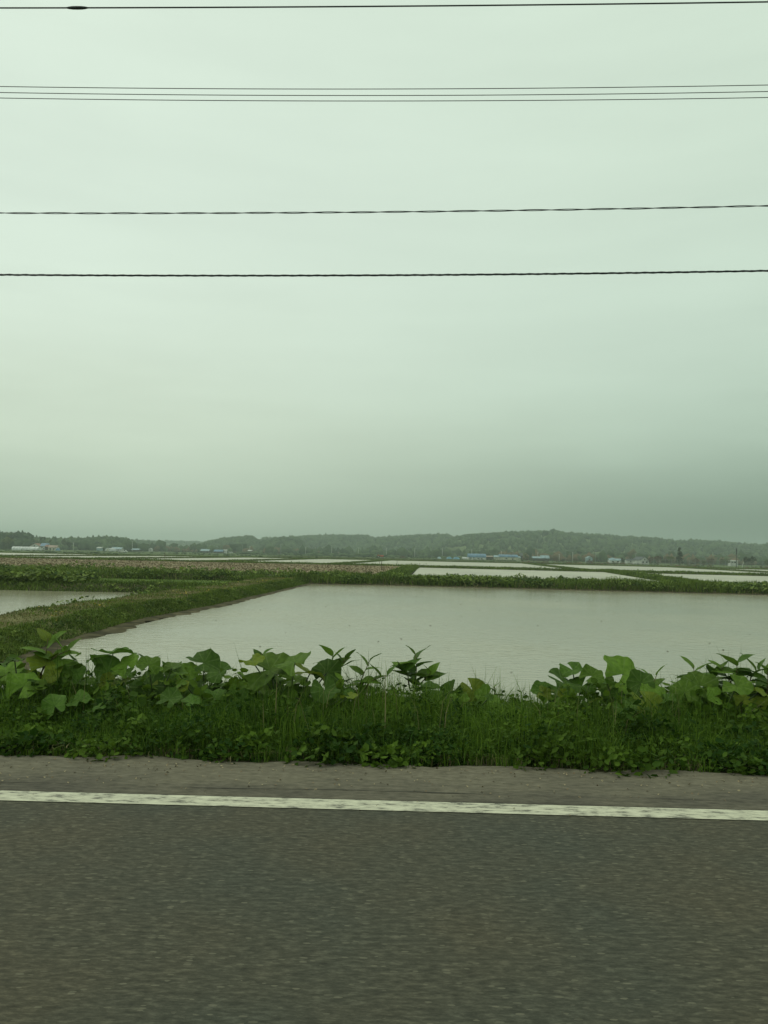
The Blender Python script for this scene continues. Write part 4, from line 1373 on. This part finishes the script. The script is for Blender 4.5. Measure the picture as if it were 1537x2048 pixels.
def building(name, label, px, Y, W, Dp, wall_h, roof, roof_h, wall_mat, roof_mat, windows=(), rz=0.0, group='farm buildings on the far plain', overhang=0.35, door=None, z0=None):
    """roof: gable (ridge along x), end (gable end to the viewer), arch, lean"""
    b = stand(px, Y, z0)
    e = empty(name, b, label, 'building', group, rz)
    MB().box(-W / 2, W / 2, 0, Dp, -0.3, wall_h).build('wall', wall_mat, e)
    o, t = overhang, 0.14
    if roof == 'gable':
        sec = [(-o, wall_h - 0.05), (Dp / 2, wall_h + roof_h), (Dp + o, wall_h - 0.05), (Dp + o, wall_h + t - 0.05), (Dp / 2, wall_h + roof_h + t), (-o, wall_h + t - 0.05)]
        MB().prism([(-W / 2 - o, y, z) for y, z in sec], (W + 2 * o, 0, 0)).build('roof', roof_mat, e)
        MB().prism([(-W / 2 + .02, 0.02, wall_h - 0.06), (-W / 2 + .02, Dp - 0.02, wall_h - 0.06), (-W / 2 + .02, Dp / 2, wall_h + roof_h - 0.06)], (W - .04, 0, 0)).build('gable_wall', wall_mat, e)
    elif roof == 'end':
        sec = [(-W / 2 - o, wall_h - 0.05), (0, wall_h + roof_h), (W / 2 + o, wall_h - 0.05), (W / 2 + o, wall_h + t - 0.05), (0, wall_h + roof_h + t), (-W / 2 - o, wall_h + t - 0.05)]
        MB().prism([(x, -o, z) for x, z in sec], (0, Dp + 2 * o, 0)).build('roof', roof_mat, e)
        MB().prism([(-W / 2 + .02, 0.02, wall_h - 0.06), (W / 2 - .02, 0.02, wall_h - 0.06), (0, 0.02, wall_h + roof_h - 0.06)], (0, Dp - .04, 0)).build('gable_wall', wall_mat, e)
    elif roof == 'arch':
        pts = [(Dp / 2 - (Dp / 2 + o) * math.cos(math.pi * k / 10), wall_h - 0.1 + roof_h * math.sin(math.pi * k / 10)) for k in range(11)]
        MB().prism([(-W / 2 - 0.2, y, z) for y, z in pts], (W + 0.4, 0, 0)).build('roof', roof_mat, e)
        nrib = int(W / 1.6)                                    # seams of the sheet metal
        for k in range(1, nrib):
            x = -W / 2 + W * k / nrib
            MB().tube([(x, y, z + 0.03) for y, z in pts[1:6]], 0.07, 4).build('roof_seam', roof_mat, e)
    elif roof == 'lean':
        MB().prism([(-W / 2 - o, -o, wall_h), (-W / 2 - o, Dp + o, wall_h + roof_h), (-W / 2 - o, Dp + o, wall_h + roof_h + t), (-W / 2 - o, -o, wall_h + t)], (W + 2 * o, 0, 0)).build('roof', roof_mat, e)
    for (x, z, w, h) in windows:
        wd = MB().box(x - w / 2, x + w / 2, -0.07, -0.01, z - h / 2, z + h / 2).build('window', m_win, e)
        MB().box(x - w / 2 - 0.08, x + w / 2 + 0.08, -0.12, -0.003, z - h / 2 - 0.14, z - h / 2 - 0.02).build('sill', m_concrete, wd)
    if door:
        x, w, h = door
        MB().box(x - w / 2, x + w / 2, -0.08, -0.01, 0, h).build('door', m_win, e)
    return e


building('arched_barn', 'white walled barn with a curved blue roof, left of the pair', 955, 640, 14.4, 11, 2.0, 'arch', 3.0, m_white, m_blue, [(-6.0, 1.2, 1.1, 0.7), (-4.9, 1.2, 1.0, 0.7), (-2.9, 1.3, 0.9, 0.8), (1.0, 1.1, 1.6, 0.7), (3.6, 0.9, 1.5, 0.7)])
e = building('arched_barn', 'cream walled barn with a curved blue roof, right of the pair', 1018, 650, 15.2, 10, 2.7, 'arch', 2.2, m_cream, m_blue, [(-2.0, 1.6, 1.6, 0.9), (3.3, 1.0, 1.0, 1.2)])
MB().box(-12.0, -7.75, 1.0, 9.0, -0.3, 2.5).build('annex_wall', m_cream, e)
MB().prism([(-12.2, 0.4, 2.5), (-12.2, 5.0, 4.0), (-12.2, 9.6, 2.5)], (4.4, 0, 0)).build('annex_roof', m_cyan, e)
MB().box(7.75, 10.2, 1.5, 8.0, -0.3, 2.4).build('annex_wall', m_cream, e)
MB().prism([(7.7, 1.0, 2.4), (7.7, 5.0, 3.5), (7.7, 8.5, 2.4)], (2.7, 0, 0)).build('annex_roof', m_cyan, e)
building('open_shed', 'dark open shed with a pinkish roof between the blue barns', 980, 655, 5.2, 5, 2.6, 'lean', 0.7, m_wood_dark, m_pink, [], overhang=0.8)
building('dark_house', 'dark slate roofed house behind the right blue barn', 1037, 690, 8.5, 8, 4.2, 'gable', 2.2, m_slate, m_slate, [(1.5, 2.8, 1.2, 0.9)])
building('low_house', 'low house with grey blue roofs right of the barns', 1076, 620, 7.5, 7, 2.3, 'gable', 1.3, m_wood_dark, m_cyan, [(-1.5, 1.3, 2.2, 0.9)])
building('low_house', 'grey blue roofed house with a small raised ridge', 1091, 625, 6.5, 6, 2.4, 'gable', 2.2, m_wood_dark, m_cyan, [(0.5, 1.3, 1.5, 1.0)])
building('small_house', 'tiny pale blue house among weeds right of the low houses', 1180, 600, 4.4, 5, 3.2, 'end', 1.5, m_cyan, m_cyan, [(0, 2.0, 0.9, 0.9)])
e = building('low_house', 'pale blue roofed house left of the small dark conifer', 1232, 560, 8.2, 6, 2.0, 'gable', 1.3, m_white, m_cyan, [(-2, 1.2, 1.2, 0.8), (1.6, 1.2, 1.4, 0.8)])
MB().prism([(-2.9, 1.4, 3.0), (-2.9, 3.0, 3.9), (-2.9, 4.6, 3.0)], (2.4, 0, 0)).build('roof_monitor', m_cyan, e)
building('low_house', 'white walled shed right of the small dark conifer', 1262, 580, 6.0, 5, 2.1, 'gable', 1.1, m_white, m_slate, [(0, 1.2, 1.2, 0.8)])
building('gabled_house', 'dark roofed house with a white gable end at the right', 1290, 520, 7.4, 8, 2.6, 'end', 2.3, m_white, m_slate, [(-1.4, 1.4, 1.2, 1.0), (1.5, 1.4, 1.2, 1.0), (0, 3.3, 0.9, 0.7)], rz=R(24))
building('white_hut', 'small flat white hut behind the net fence at the right', 1469, 520, 5.0, 4, 3.6, 'lean', 0.3, m_white, m_white, [(-1.4, 2.6, 1.1, 0.9), (0.6, 2.6, 1.3, 0.9)])
# left farm
e = building('farmhouse', 'grey farmhouse with red and blue roofs at the far left', 70, 640, 8.2, 8, 3.2, 'end', 2.3, m_white, m_red, [(-0.4, 3.4, 1.3, 0.9), (-2.2, 1.5, 1.2, 1.0)])
MB().box(4.3, 9.6, 1.0, 7.5, -0.3, 3.4).build('wing_wall', m_white, e)
MB().prism([(4.0, 0.4, 3.4), (4.0, 4.2, 5.9), (4.0, 8.1, 3.4)], (6.0, 0, 0)).build('wing_roof', m_blue, e)
for x, z in ((5.6, 2.4), (7.4, 1.2), (8.4, 2.6)):
    MB().box(x - 0.5, x + 0.5, 0.92, 0.99, z - 0.45, z + 0.45).build('window', m_win, e)
building('cottage', 'small cottage with a faded pink roof at the far left', 105, 630, 6.6, 6, 2.4, 'gable', 1.7, m_cream, m_pink, [(1.2, 1.2, 1.0, 1.2)], door=(-1.6, 1.0, 2.0))
building('timber_shed', 'dark timber shed between farmhouse and pink roofed cottage', 95, 640, 3.4, 4, 3.0, 'gable', 1.4, m_wood_dark, m_red, [])
building('white_roofed_shed', 'tiny white roofed shed left of the round ended greenhouse', 198, 760, 4.5, 5, 2.6, 'lean', 1.0, m_cyan, m_white, [])
building('long_shed', 'long shed with a pale blue roof right of the round ended greenhouse', 233, 720, 9.4, 7, 2.0, 'gable', 1.8, m_white, m_cyan, [(-2, 1.2, 1.3, 0.8), (2, 1.2, 1.3, 0.8)])
building('long_shed', 'low shed with a pale blue roof beside the left utility pole', 271, 740, 7.0, 6, 1.7, 'gable', 1.2, m_wood_dark, m_cyan, [])
building('white_house', 'tiny white house far left of centre below the pale ridge', 301, 880, 3.6, 4, 2.4, 'end', 1.4, m_white, m_white, [(0, 1.4, 0.9, 0.9)])
building('long_shed', 'pale blue roofed shed, left of the two below the rounded hill', 410, 800, 8.6, 7, 2.0, 'gable', 1.9, m_wood_dark, m_cyan, [])
building('long_shed', 'blue roofed shed, right of the two below the rounded hill', 437, 790, 9.0, 7, 1.8, 'gable', 1.7, m_wood_dark, m_blue, [])
building('white_roofed_shed', 'tiny white roofed shed beside the sheds below the rounded hill', 450, 800, 3.4, 4, 3.0, 'lean', 0.8, m_white, m_white, [])
building('white_roofed_shed', 'tiny white roofed shed left of the steep dark mound', 500, 800, 3.8, 4, 3.0, 'gable', 1.0, m_wood_dark, m_white, [])


def tunnel(name, label, px, Y, W, Dp, H, mat, side=True, group='greenhouses on the far plain'):
    """plastic film tunnel: side on (long axis across the view) or end on"""
    b = stand(px, Y)
    e = empty(name, b, label, 'greenhouse', group)
    half = (Dp if side else W) / 2
    L = W if side else Dp
    arc = [(-half * math.cos(math.pi * k / 12), H * math.sin(math.pi * k / 12) ** 0.75) for k in range(13)]
    if side:
        to = lambda s, c, z: (s, c + half, z)
    else:
        to = lambda s, c, z: (c, s + L / 2, z)
    mb = MB()
    mb.prism([to(-L / 2, c, z) for c, z in arc], Vector(to(L / 2, 0, 0)) - Vector(to(-L / 2, 0, 0)))
    mb.build('film', mat, e)
    n = max(3, int(L / 1.8))
    for k in range(n + 1):
        s = -L / 2 + L * k / n
        MB().tube([to(s, c * 1.008, z * 1.008) for c, z in arc], 0.045, 4).build('hoop', m_grey, e)
    if side:
        MB().box(-L / 2 - 0.06, -L / 2 - 0.01, half - 0.8, half + 0.8, 0, 2.0).build('door', m_cream, e)
    else:
        MB().box(-0.8, 0.8, -0.06, -0.01, 0, 2.0).build('door', m_cream, e)
    return e


tunnel('plastic_greenhouse', 'long white plastic greenhouse at the far left', 50, 560, 19.5, 6, 2.7, m_film)
tunnel('plastic_greenhouse', 'round ended white greenhouse facing the road at the left', 216, 700, 5.0, 14, 3.0, m_film, False)
tunnel('plastic_greenhouse', 'small white tunnel left of the left blue barn', 931, 645, 4.6, 5, 1.9, m_film)
for lb, px, w, h, mt in (('small pale tarpaulin heap at the left end of the blue tarpaulins', 879, 3.4, 1.7, m_cyan), ('blue tarpaulin covered heap in the middle left of the barns', 899, 5.0, 1.9, m_tarp), ('blue tarpaulin covered heap nearest the white tunnel', 913, 5.8, 2.0, m_tarp)):
    b = stand(px, 640)
    nseg = 10
    v, f = [], []
    for i in range(nseg + 1):
        for j in range(9):
            s, t = i / nseg * 2 - 1, j / 8 * 2 - 1
            z = h * max(0.0, 1 - abs(s) ** 2.4) ** 0.6 * max(0.0, 1 - abs(t) ** 2.2) ** 0.7 * (1 + 0.12 * math.sin(7 * s + px) * math.cos(5 * t))
            v.append((s * w / 2, t * 2.2, z - 0.05))
    for i in range(nseg):
        for j in range(8):
            f.append((i * 9 + j, (i + 1) * 9 + j, (i + 1) * 9 + j + 1, i * 9 + j + 1))
    e = empty('covered_heap', b, lb, 'tarpaulin', 'tarpaulin covered heaps')
    link('cover', mesh_list('cover', v, f, mt, True), e)
    MB().tube([(-w * 0.25, -2.1, 0.25), (-w * 0.25, -1.2, h * 0.75), (-w * 0.25, 0, h * 0.98), (-w * 0.25, 1.2, h * 0.75)], 0.05, 4).build('rope', m_white, e)
e = empty('covered_heap', stand(116.5, 625), 'blue tarpaulin covered heap beside the pink roofed cottage', 'tarpaulin', 'tarpaulin covered heaps')
v, f = [], []
for i in range(9):
    for j in range(9):
        s, t = i / 4 - 1, j / 4 - 1
        v.append((s * 1.6, t * 1.6, 2.2 * max(0.0, 1 - abs(s) ** 3) ** 0.6 * max(0.0, 1 - abs(t) ** 3) ** 0.6 - 0.05))
for i in range(8):
    for j in range(8):
        f.append((i * 9 + j, (i + 1) * 9 + j, (i + 1) * 9 + j + 1, i * 9 + j + 1))
link('cover', mesh_list('cover', v, f, m_blue, True), e)
MB().tube([(0.6, -1.5, 0.3), (0.6, -0.8, 2.0), (0.6, 0.5, 2.18), (0.6, 1.4, 1.0)], 0.05, 4).build('rope', m_white, e)

# ---- vehicles
m_tred = material('tractor_red', (0.72, 0.11, 0.05), 0.45, 0.05, 3.0, 0.5)
m_tyre = material('black_tyre', (0.02, 0.02, 0.02), 0.85, 0.1, 5.0)
m_rim = material('wheel_rim', (0.55, 0.52, 0.45), 0.5, 0.05, 5.0)


def wheel(parent, x, y, r, w, rim=m_rim):
    pts = lambda rr, ww: [(x, y - ww / 2, r), (x, y - ww * 0.45, r), (x, y + ww * 0.45, r), (x, y + ww / 2, r)]
    t = MB().tube(pts(r, w), [r * 0.86, r, r, r * 0.86], 16).build('wheel', m_tyre, parent)
    MB().tube(pts(r, w + 0.04), [r * 0.3, r * 0.52, r * 0.52, r * 0.3], 10).build('rim', rim, t)


def tractor():
    e = empty('tractor', stand(761, 479, -1.22), 'small red farm tractor with a dark canopy on the far bank', 'tractor')
    # faces right: +x
    MB().prism([(-0.1, -0.35, 0.75), (1.75, -0.32, 0.75), (1.80, -0.32, 1.25), (1.5, -0.35, 1.48), (-0.1, -0.38, 1.55)], (0, 0.7, 0)).build('bonnet', m_tred, e)
    MB().box(-1.2, 0.0, -0.42, 0.42, 0.65, 1.15).build('chassis', m_dark, e)
    MB().box(1.79, 1.86, -0.28, 0.28, 0.8, 1.2).build('grille', m_dark, e)
    for s in (-1, 1):
        MB().prism([(-1.55, s * 0.55, 1.0), (-1.35, s * 0.55, 1.55), (-0.85, s * 0.55, 1.72), (-0.35, s * 0.55, 1.5), (-0.2, s * 0.55, 1.0)], (0, s * 0.42, 0)).build('mudguard', m_tred, e)
        MB().box(1.84, 1.9, s * 0.22 - 0.07, s * 0.22 + 0.07, 1.22, 1.34).build('headlight', m_white, e)
        wheel(e, -0.85, s * 0.85, 0.68, 0.42)
        wheel(e, 1.25, s * 0.72, 0.45, 0.28)
    MB().box(-0.75, -0.25, -0.25, 0.25, 1.15, 1.3).box(-0.85, -0.72, -0.25, 0.25, 1.2, 1.7).build('seat', m_dark, e)
    MB().tube([(0.0, 0, 1.5), (-0.15, 0, 1.72)], 0.03, 5).tube([(-0.15, -0.2, 1.72), (-0.15, 0.2, 1.72)], 0.025, 5).build('steering_wheel', m_dark, e)
    for x in (-1.25, 0.05):
        for s in (-1, 1):
            MB().box(x - 0.035, x + 0.035, s * 0.5 - 0.035, s * 0.5 + 0.035, 1.1, 2.45).build('canopy_post', m_dark, e)
    MB().box(-1.45, 0.25, -0.65, 0.65, 2.45, 2.56).build('canopy', m_slate, e)
    MB().box(-1.27, -1.2, -0.5, 0.5, 1.6, 2.44).build('rear_panel', m_win, e)
    MB().tube([(0.9, 0.2, 1.5), (0.9, 0.2, 2.15)], 0.05, 6).build('exhaust', m_dark, e)
    MB().box(-2.2, -1.5, -0.85, 0.85, 0.25, 0.75).build('tiller', m_dark, e)
    e.scale = (1.2, 1.2, 1.2)


tractor()


def van(label, px, Y, L, H, mat):
    e = empty('parked_van', stand(px, Y), label, 'vehicle', 'white vehicles by the far farms')
    MB().prism([(-L / 2, -0.8, 0.35), (L / 2, -0.8, 0.35), (L / 2, -0.8, 1.0), (L / 2 - 0.6, -0.8, 1.15), (L / 2 - 1.1, -0.8, H), (-L / 2, -0.8, H)], (0, 1.6, 0)).build('body', mat, e)
    MB().box(-L / 2 + 0.3, L / 2 - 1.3, -0.83, -0.79, 1.15, H - 0.25).build('window', m_win, e)
    MB().box(L / 2 - 0.03, L / 2 + 0.03, -0.6, -0.35, 0.7, 0.9).build('headlight', m_film, e)
    for x in (-L / 2 + 0.8, L / 2 - 0.8):
        for s in (-1, 1):
            wheel(e, x, s * 0.72, 0.33, 0.22)


van('white pickup parked below the long pale blue shed', 244, 540, 4.4, 1.45, m_white)
van('white van parked right of the white pickup', 251, 545, 3.0, 2.0, m_white)
van('tiny white vehicle parked below the rounded hill', 462, 880, 4.5, 2.0, m_white)

# ---- stakes, posts and the net fence
m_stake = material('weathered_stake', (0.125, 0.085, 0.055), 0.85, 0.2, 6.0)
m_bamboo = material('pale_cane', (0.52, 0.44, 0.20), 0.7, 0.15, 8.0)


def stake(label, px, py_base, py_top, z, mat, rad, name='wooden_stake', group='stakes beside the ploughed field', cat='stake'):
    g = ground_at(px, py_base, z)
    top = at_depth(px, py_top, g.y)
    H = top.z - z
    e = MB().tube([(0, 0, -0.3), (0.01, 0, H * 0.5), (0.0, 0, H - 0.05), (0, 0, H)], [rad, rad * 0.95, rad * 0.9, rad * 0.4], 6).build(name, mat, None, (g.x, g.y, z))
    return tag(e, label, cat, group)


stake('dark stake at the near right corner of the ploughed field', 732, 1143.5, 1132, -1.05, m_stake, 0.055)
stake('tall dark stake rising in front of the bright far paddy', 759.5, 1127.5, 1120, -1.1, m_stake, 0.06)
stake('long dark stake just right of the tall stake', 763.5, 1140, 1122, -1.05, m_stake, 0.05)
stake('thin dark stake right of the pale canes', 794.5, 1128, 1120.5, -1.1, m_stake, 0.05)
stake('leftmost pale cane at the corner of the brown field', 771, 1133.5, 1127.5, -1.0, m_bamboo, 0.04, 'garden_cane')
stake('second pale cane from the left', 775.5, 1136, 1126.5, -1.0, m_bamboo, 0.04, 'garden_cane')
stake('third pale cane from the left', 780, 1134, 1127, -1.0, m_bamboo, 0.04, 'garden_cane')
stake('fourth pale cane from the left', 785, 1136, 1127, -1.0, m_bamboo, 0.045, 'garden_cane')
stake('rightmost short pale cane', 791, 1131, 1126.5, -1.05, m_bamboo, 0.04, 'garden_cane')
stake('dark stake standing among the far left strips of water', 330, 1116.5, 1105, -1.4, m_stake, 0.09)
g = ground_at(840, 1133, -1.1)
e = empty('marker_post', (g.x, g.y, -1.1), 'small pale marker post on the bank behind the mid paddy', 'post')
MB().box(-0.10, 0.10, -0.05, 0.05, -0.2, 0.62).build('post', m_cream, e)
MB().box(-0.13, 0.13, -0.08, 0.08, 0.62, 0.68).build('cap', m_bamboo, e)

m_fence = material('grey_fence_post', (0.30, 0.31, 0.29), 0.7, 0.1, 4.0)


def fence(label, px0, px1, Y0, Y1, H, npost, rails):
    a, b = stand(px0, Y0), stand(px1, Y1)
    e = empty('net_fence', a, label, 'fence', 'net fences at the right')
    d = b - a
    for k in range(npost):
        p = d * (k / (npost - 1))
        MB().tube([p + Vector((0, 0, -0.3)), p + Vector((0, 0, H))], 0.085, 6).build('post', m_fence, e)
    for r in range(rails):
        z = H * (0.97 - 0.22 * r)
        MB().tube([Vector((0, 0, z)), d * 0.5 + Vector((0, 0, z - 0.05)), d + Vector((0, 0, z))], 0.05 if r == 0 else 0.035, 4).build('wire', m_fence, e)
    return e


fence('long grey net fence in front of the trees at the right', 1296, 1488, 455, 445, 3.6, 17, 4)
fence('grey net fence at the right edge beyond the white post', 1494, 1620, 400, 390, 3.2, 9, 4)

# ---- individual trees
m_bark = material('bark', (0.085, 0.070, 0.052), 0.95, 0.25, 3.0)
m_tl = {'green': material('tree_leaves_green', (0.120, 0.150, 0.050), 0.8, 0.3, 0.4, 0.1, attr='tint', c2=(0.045, 0.062, 0.024), translucent=0.15),
        'dark': material('tree_needles_dark', (0.060, 0.080, 0.038), 0.85, 0.3, 0.4, 0.1, attr='tint', c2=(0.024, 0.034, 0.018)),
        'pale': material('tree_leaves_pale', (0.190, 0.215, 0.085), 0.8, 0.3, 0.4, 0.1, attr='tint', c2=(0.090, 0.110, 0.045), translucent=0.15),
        'red': material('tree_buds_brown', (0.170, 0.115, 0.075), 0.85, 0.3, 0.4, 0.1, attr='tint', c2=(0.085, 0.062, 0.045))}


def tree(label, px, Y, H, W, kind, shape='round', name='broadleaf_tree', n=520, gap=0.0, group='single trees on the far plain', z=None):
    b = stand(px, Y, z)
    e = empty(name, b, label, 'tree', group)
    rr = np.random.default_rng(int(px * 7 + Y))
    th = 0.35 * H if shape != 'bush' else 0.2 * H
    mb = MB()
    r0 = max(0.08, H * 0.018)
    mb.tube([(0, 0, -0.3), (0.02 * H, 0, th), (0, 0.02 * H, H * 0.85)], [r0 * 1.3, r0, r0 * 0.3], 6)
    for k in range(7):
        a = rr.uniform(0, 6.28)
        z0 = rr.uniform(0.25, 0.7) * H
        L = W * rr.uniform(0.25, 0.45)
        mb.tube([(0, 0, z0), (math.cos(a) * L * 0.5, math.sin(a) * L * 0.5, z0 + 0.08 * H), (math.cos(a) * L, math.sin(a) * L, z0 + 0.18 * H)], [r0 * 0.5, r0 * 0.35, r0 * 0.12], 4)
    mb.build('trunk', m_bark, e)
    # crown: leaf sized faces spread over clumps
    nc = 16
    if shape == 'cone':
        t = rr.uniform(0, 1, nc * 2)
        rad = W / 2 * (1 - t) * 0.85 + 0.1
        a = rr.uniform(0, 6.28, nc * 2)
        q = rr.uniform(0.2, 1, nc * 2) ** 0.5
        cen = np.stack([np.cos(a) * rad * q, np.sin(a) * rad * q, H * (0.12 + 0.84 * t)], 1)
        cs = np.full(nc * 2, W * 0.16) * (1.1 - 0.6 * t)
    else:
        d = rr.normal(0, 1, (nc, 3))
        d /= np.linalg.norm(d, axis=1)[:, None]
        q = rr.uniform(0.3, 0.8, nc) ** 0.6
        lo = 0.30 if shape == 'round' else 0.05
        cz = (lo + 1) / 2
        cen = np.stack([d[:, 0] * W / 2 * q, d[:, 1] * W / 2 * q, H * (cz + d[:, 2] * (1 - cz) * 0.85 * q)], 1)
        cs = rr.uniform(0.14, 0.24, nc) * W
    which = rr.integers(0, len(cen), n)
    dd = rr.normal(0, 1, (n, 3))
    dd /= np.linalg.norm(dd, axis=1)[:, None]
    P = cen[which] + dd * (cs[which] * rr.uniform(0.45, 1.0, n))[:, None] * np.array([1, 1, 0.8])
    tint = np.clip(rr.uniform(0, 0.5, len(cen))[which] + rr.normal(0.2, 0.2, n), 0, 1)
    sz = np.full(n, max(0.22, H * 0.075)) * rr.uniform(0.6, 1.4, n)
    link('crown', leaf_bits('crown', P, sz, m_tl[kind], 1.5, tint), e)
    return e


tree('tall dark conifer behind the net fence at the right', 1360, 480, 11.2, 5.6, 'dark', 'cone', 'conifer_tree', 900)
tree('small dark conifer right of the pale blue roofed house', 1245, 540, 4.2, 3.6, 'dark', 'cone', 'conifer_tree', 420)
tree('left of two dark round trees near the right edge', 1494, 460, 6.2, 4.6, 'dark')
tree('right of two dark round trees near the right edge', 1504, 455, 6.6, 4.8, 'dark')
tree('bright green tree behind the fence left of the white hut', 1451, 500, 5.4, 6.6, 'green')
tree('bare brownish tree left of the tall conifer', 1316, 500, 6.4, 5.6, 'red', gap=0.4)
tree('brownish tree just right of the dark gabled house', 1303, 520, 5.4, 4.4, 'red')
tree('grey green budding tree touching the tall conifer', 1342, 500, 6.8, 5.6, 'pale')
tree('bare brownish tree right of the tall conifer', 1392, 500, 5.0, 5.2, 'red')
tree('wide grey brown tree midway along the net fence', 1420, 500, 5.4, 6.0, 'red')
tree('low green tree behind the fence midway', 1407, 490, 3.8, 4.4, 'green')
tree('dark tree at the fence left of the tall conifer', 1330, 470, 3.6, 4.2, 'dark')
tree('green tree cut by the right edge', 1536, 470, 5.2, 5.0, 'green')
tree('reddish brown shrub right of the low houses', 1113, 560, 3.6, 4.6, 'red', 'bush', 'shrub')
tree('dark green shrub touching the reddish shrub', 1126, 555, 3.0, 3.2, 'dark', 'bush', 'shrub')
tree('reddish brown bush on the weedy mound', 1180, 430, 2.6, 5.0, 'red', 'bush', 'shrub')
tree('reddish brown shrub right of the tractor', 805, 520, 2.3, 4.6, 'red', 'bush', 'shrub')
tree('leafy green mound left of the reddish bush', 1157, 420, 2.0, 6.2, 'pale', 'bush', 'shrub')
tree('grey tree right of the right blue barn', 1052, 640, 6.5, 4.6, 'pale')
tree('low green shrub in front of the low grey roofed house', 1062, 600, 2.6, 4.0, 'green', 'bush', 'shrub')
tree('green shrub left of the low houses', 1046, 560, 2.2, 3.4, 'green', 'bush', 'shrub')
tree('round pale green tree at the left edge', 16, 680, 12.0, 10.5, 'pale', n=800)
tree('dark low tree left of the long white greenhouse', 8, 600, 5.4, 9.5, 'dark', 'bush', 'broadleaf_tree', 800)
tree('spiky pine rising above the left skyline', 87, 820, 15.0, 7.0, 'dark', 'round', 'pine_tree', 600)
tree('pale tree between the left wood and the pine', 71, 800, 11.5, 6.5, 'pale')
tree('small round tree right of the pine', 102, 820, 11.0, 5.5, 'green')
tree('broad tree left of the pole top skyline', 131, 820, 12.2, 9.0, 'green')
tree('dark bushy tree below the skyline right of the pine', 140, 760, 9.0, 7.0, 'dark')
tree('dark shrub behind the long white greenhouse', 30, 620, 3.2, 4.5, 'dark', 'bush', 'shrub')

# ---- haze: damp air over the plain, thinning the far hills
m_haze = bpy.data.materials.new('damp_air')
m_haze.use_nodes = True
hn, hl = m_haze.node_tree.nodes, m_haze.node_tree.links
hn.clear()
ho = N(hn, 'ShaderNodeOutputMaterial')
pv = N(hn, 'ShaderNodeVolumePrincipled')
pv.inputs['Color'].default_value = (0.72, 0.81, 0.79, 1)
pv.inputs['Density'].default_value = 0.00036
pv.inputs['Anisotropy'].default_value = 0.0
hl.new(pv.outputs[0], ho.inputs['Volume'])
hz = MB().box(-3500, 3500, -650, 4000, PLAIN - 1.2, 76).build('haze', m_haze)
tag(hz, 'thin pale haze in the air over the plain', 'haze', kind='stuff')
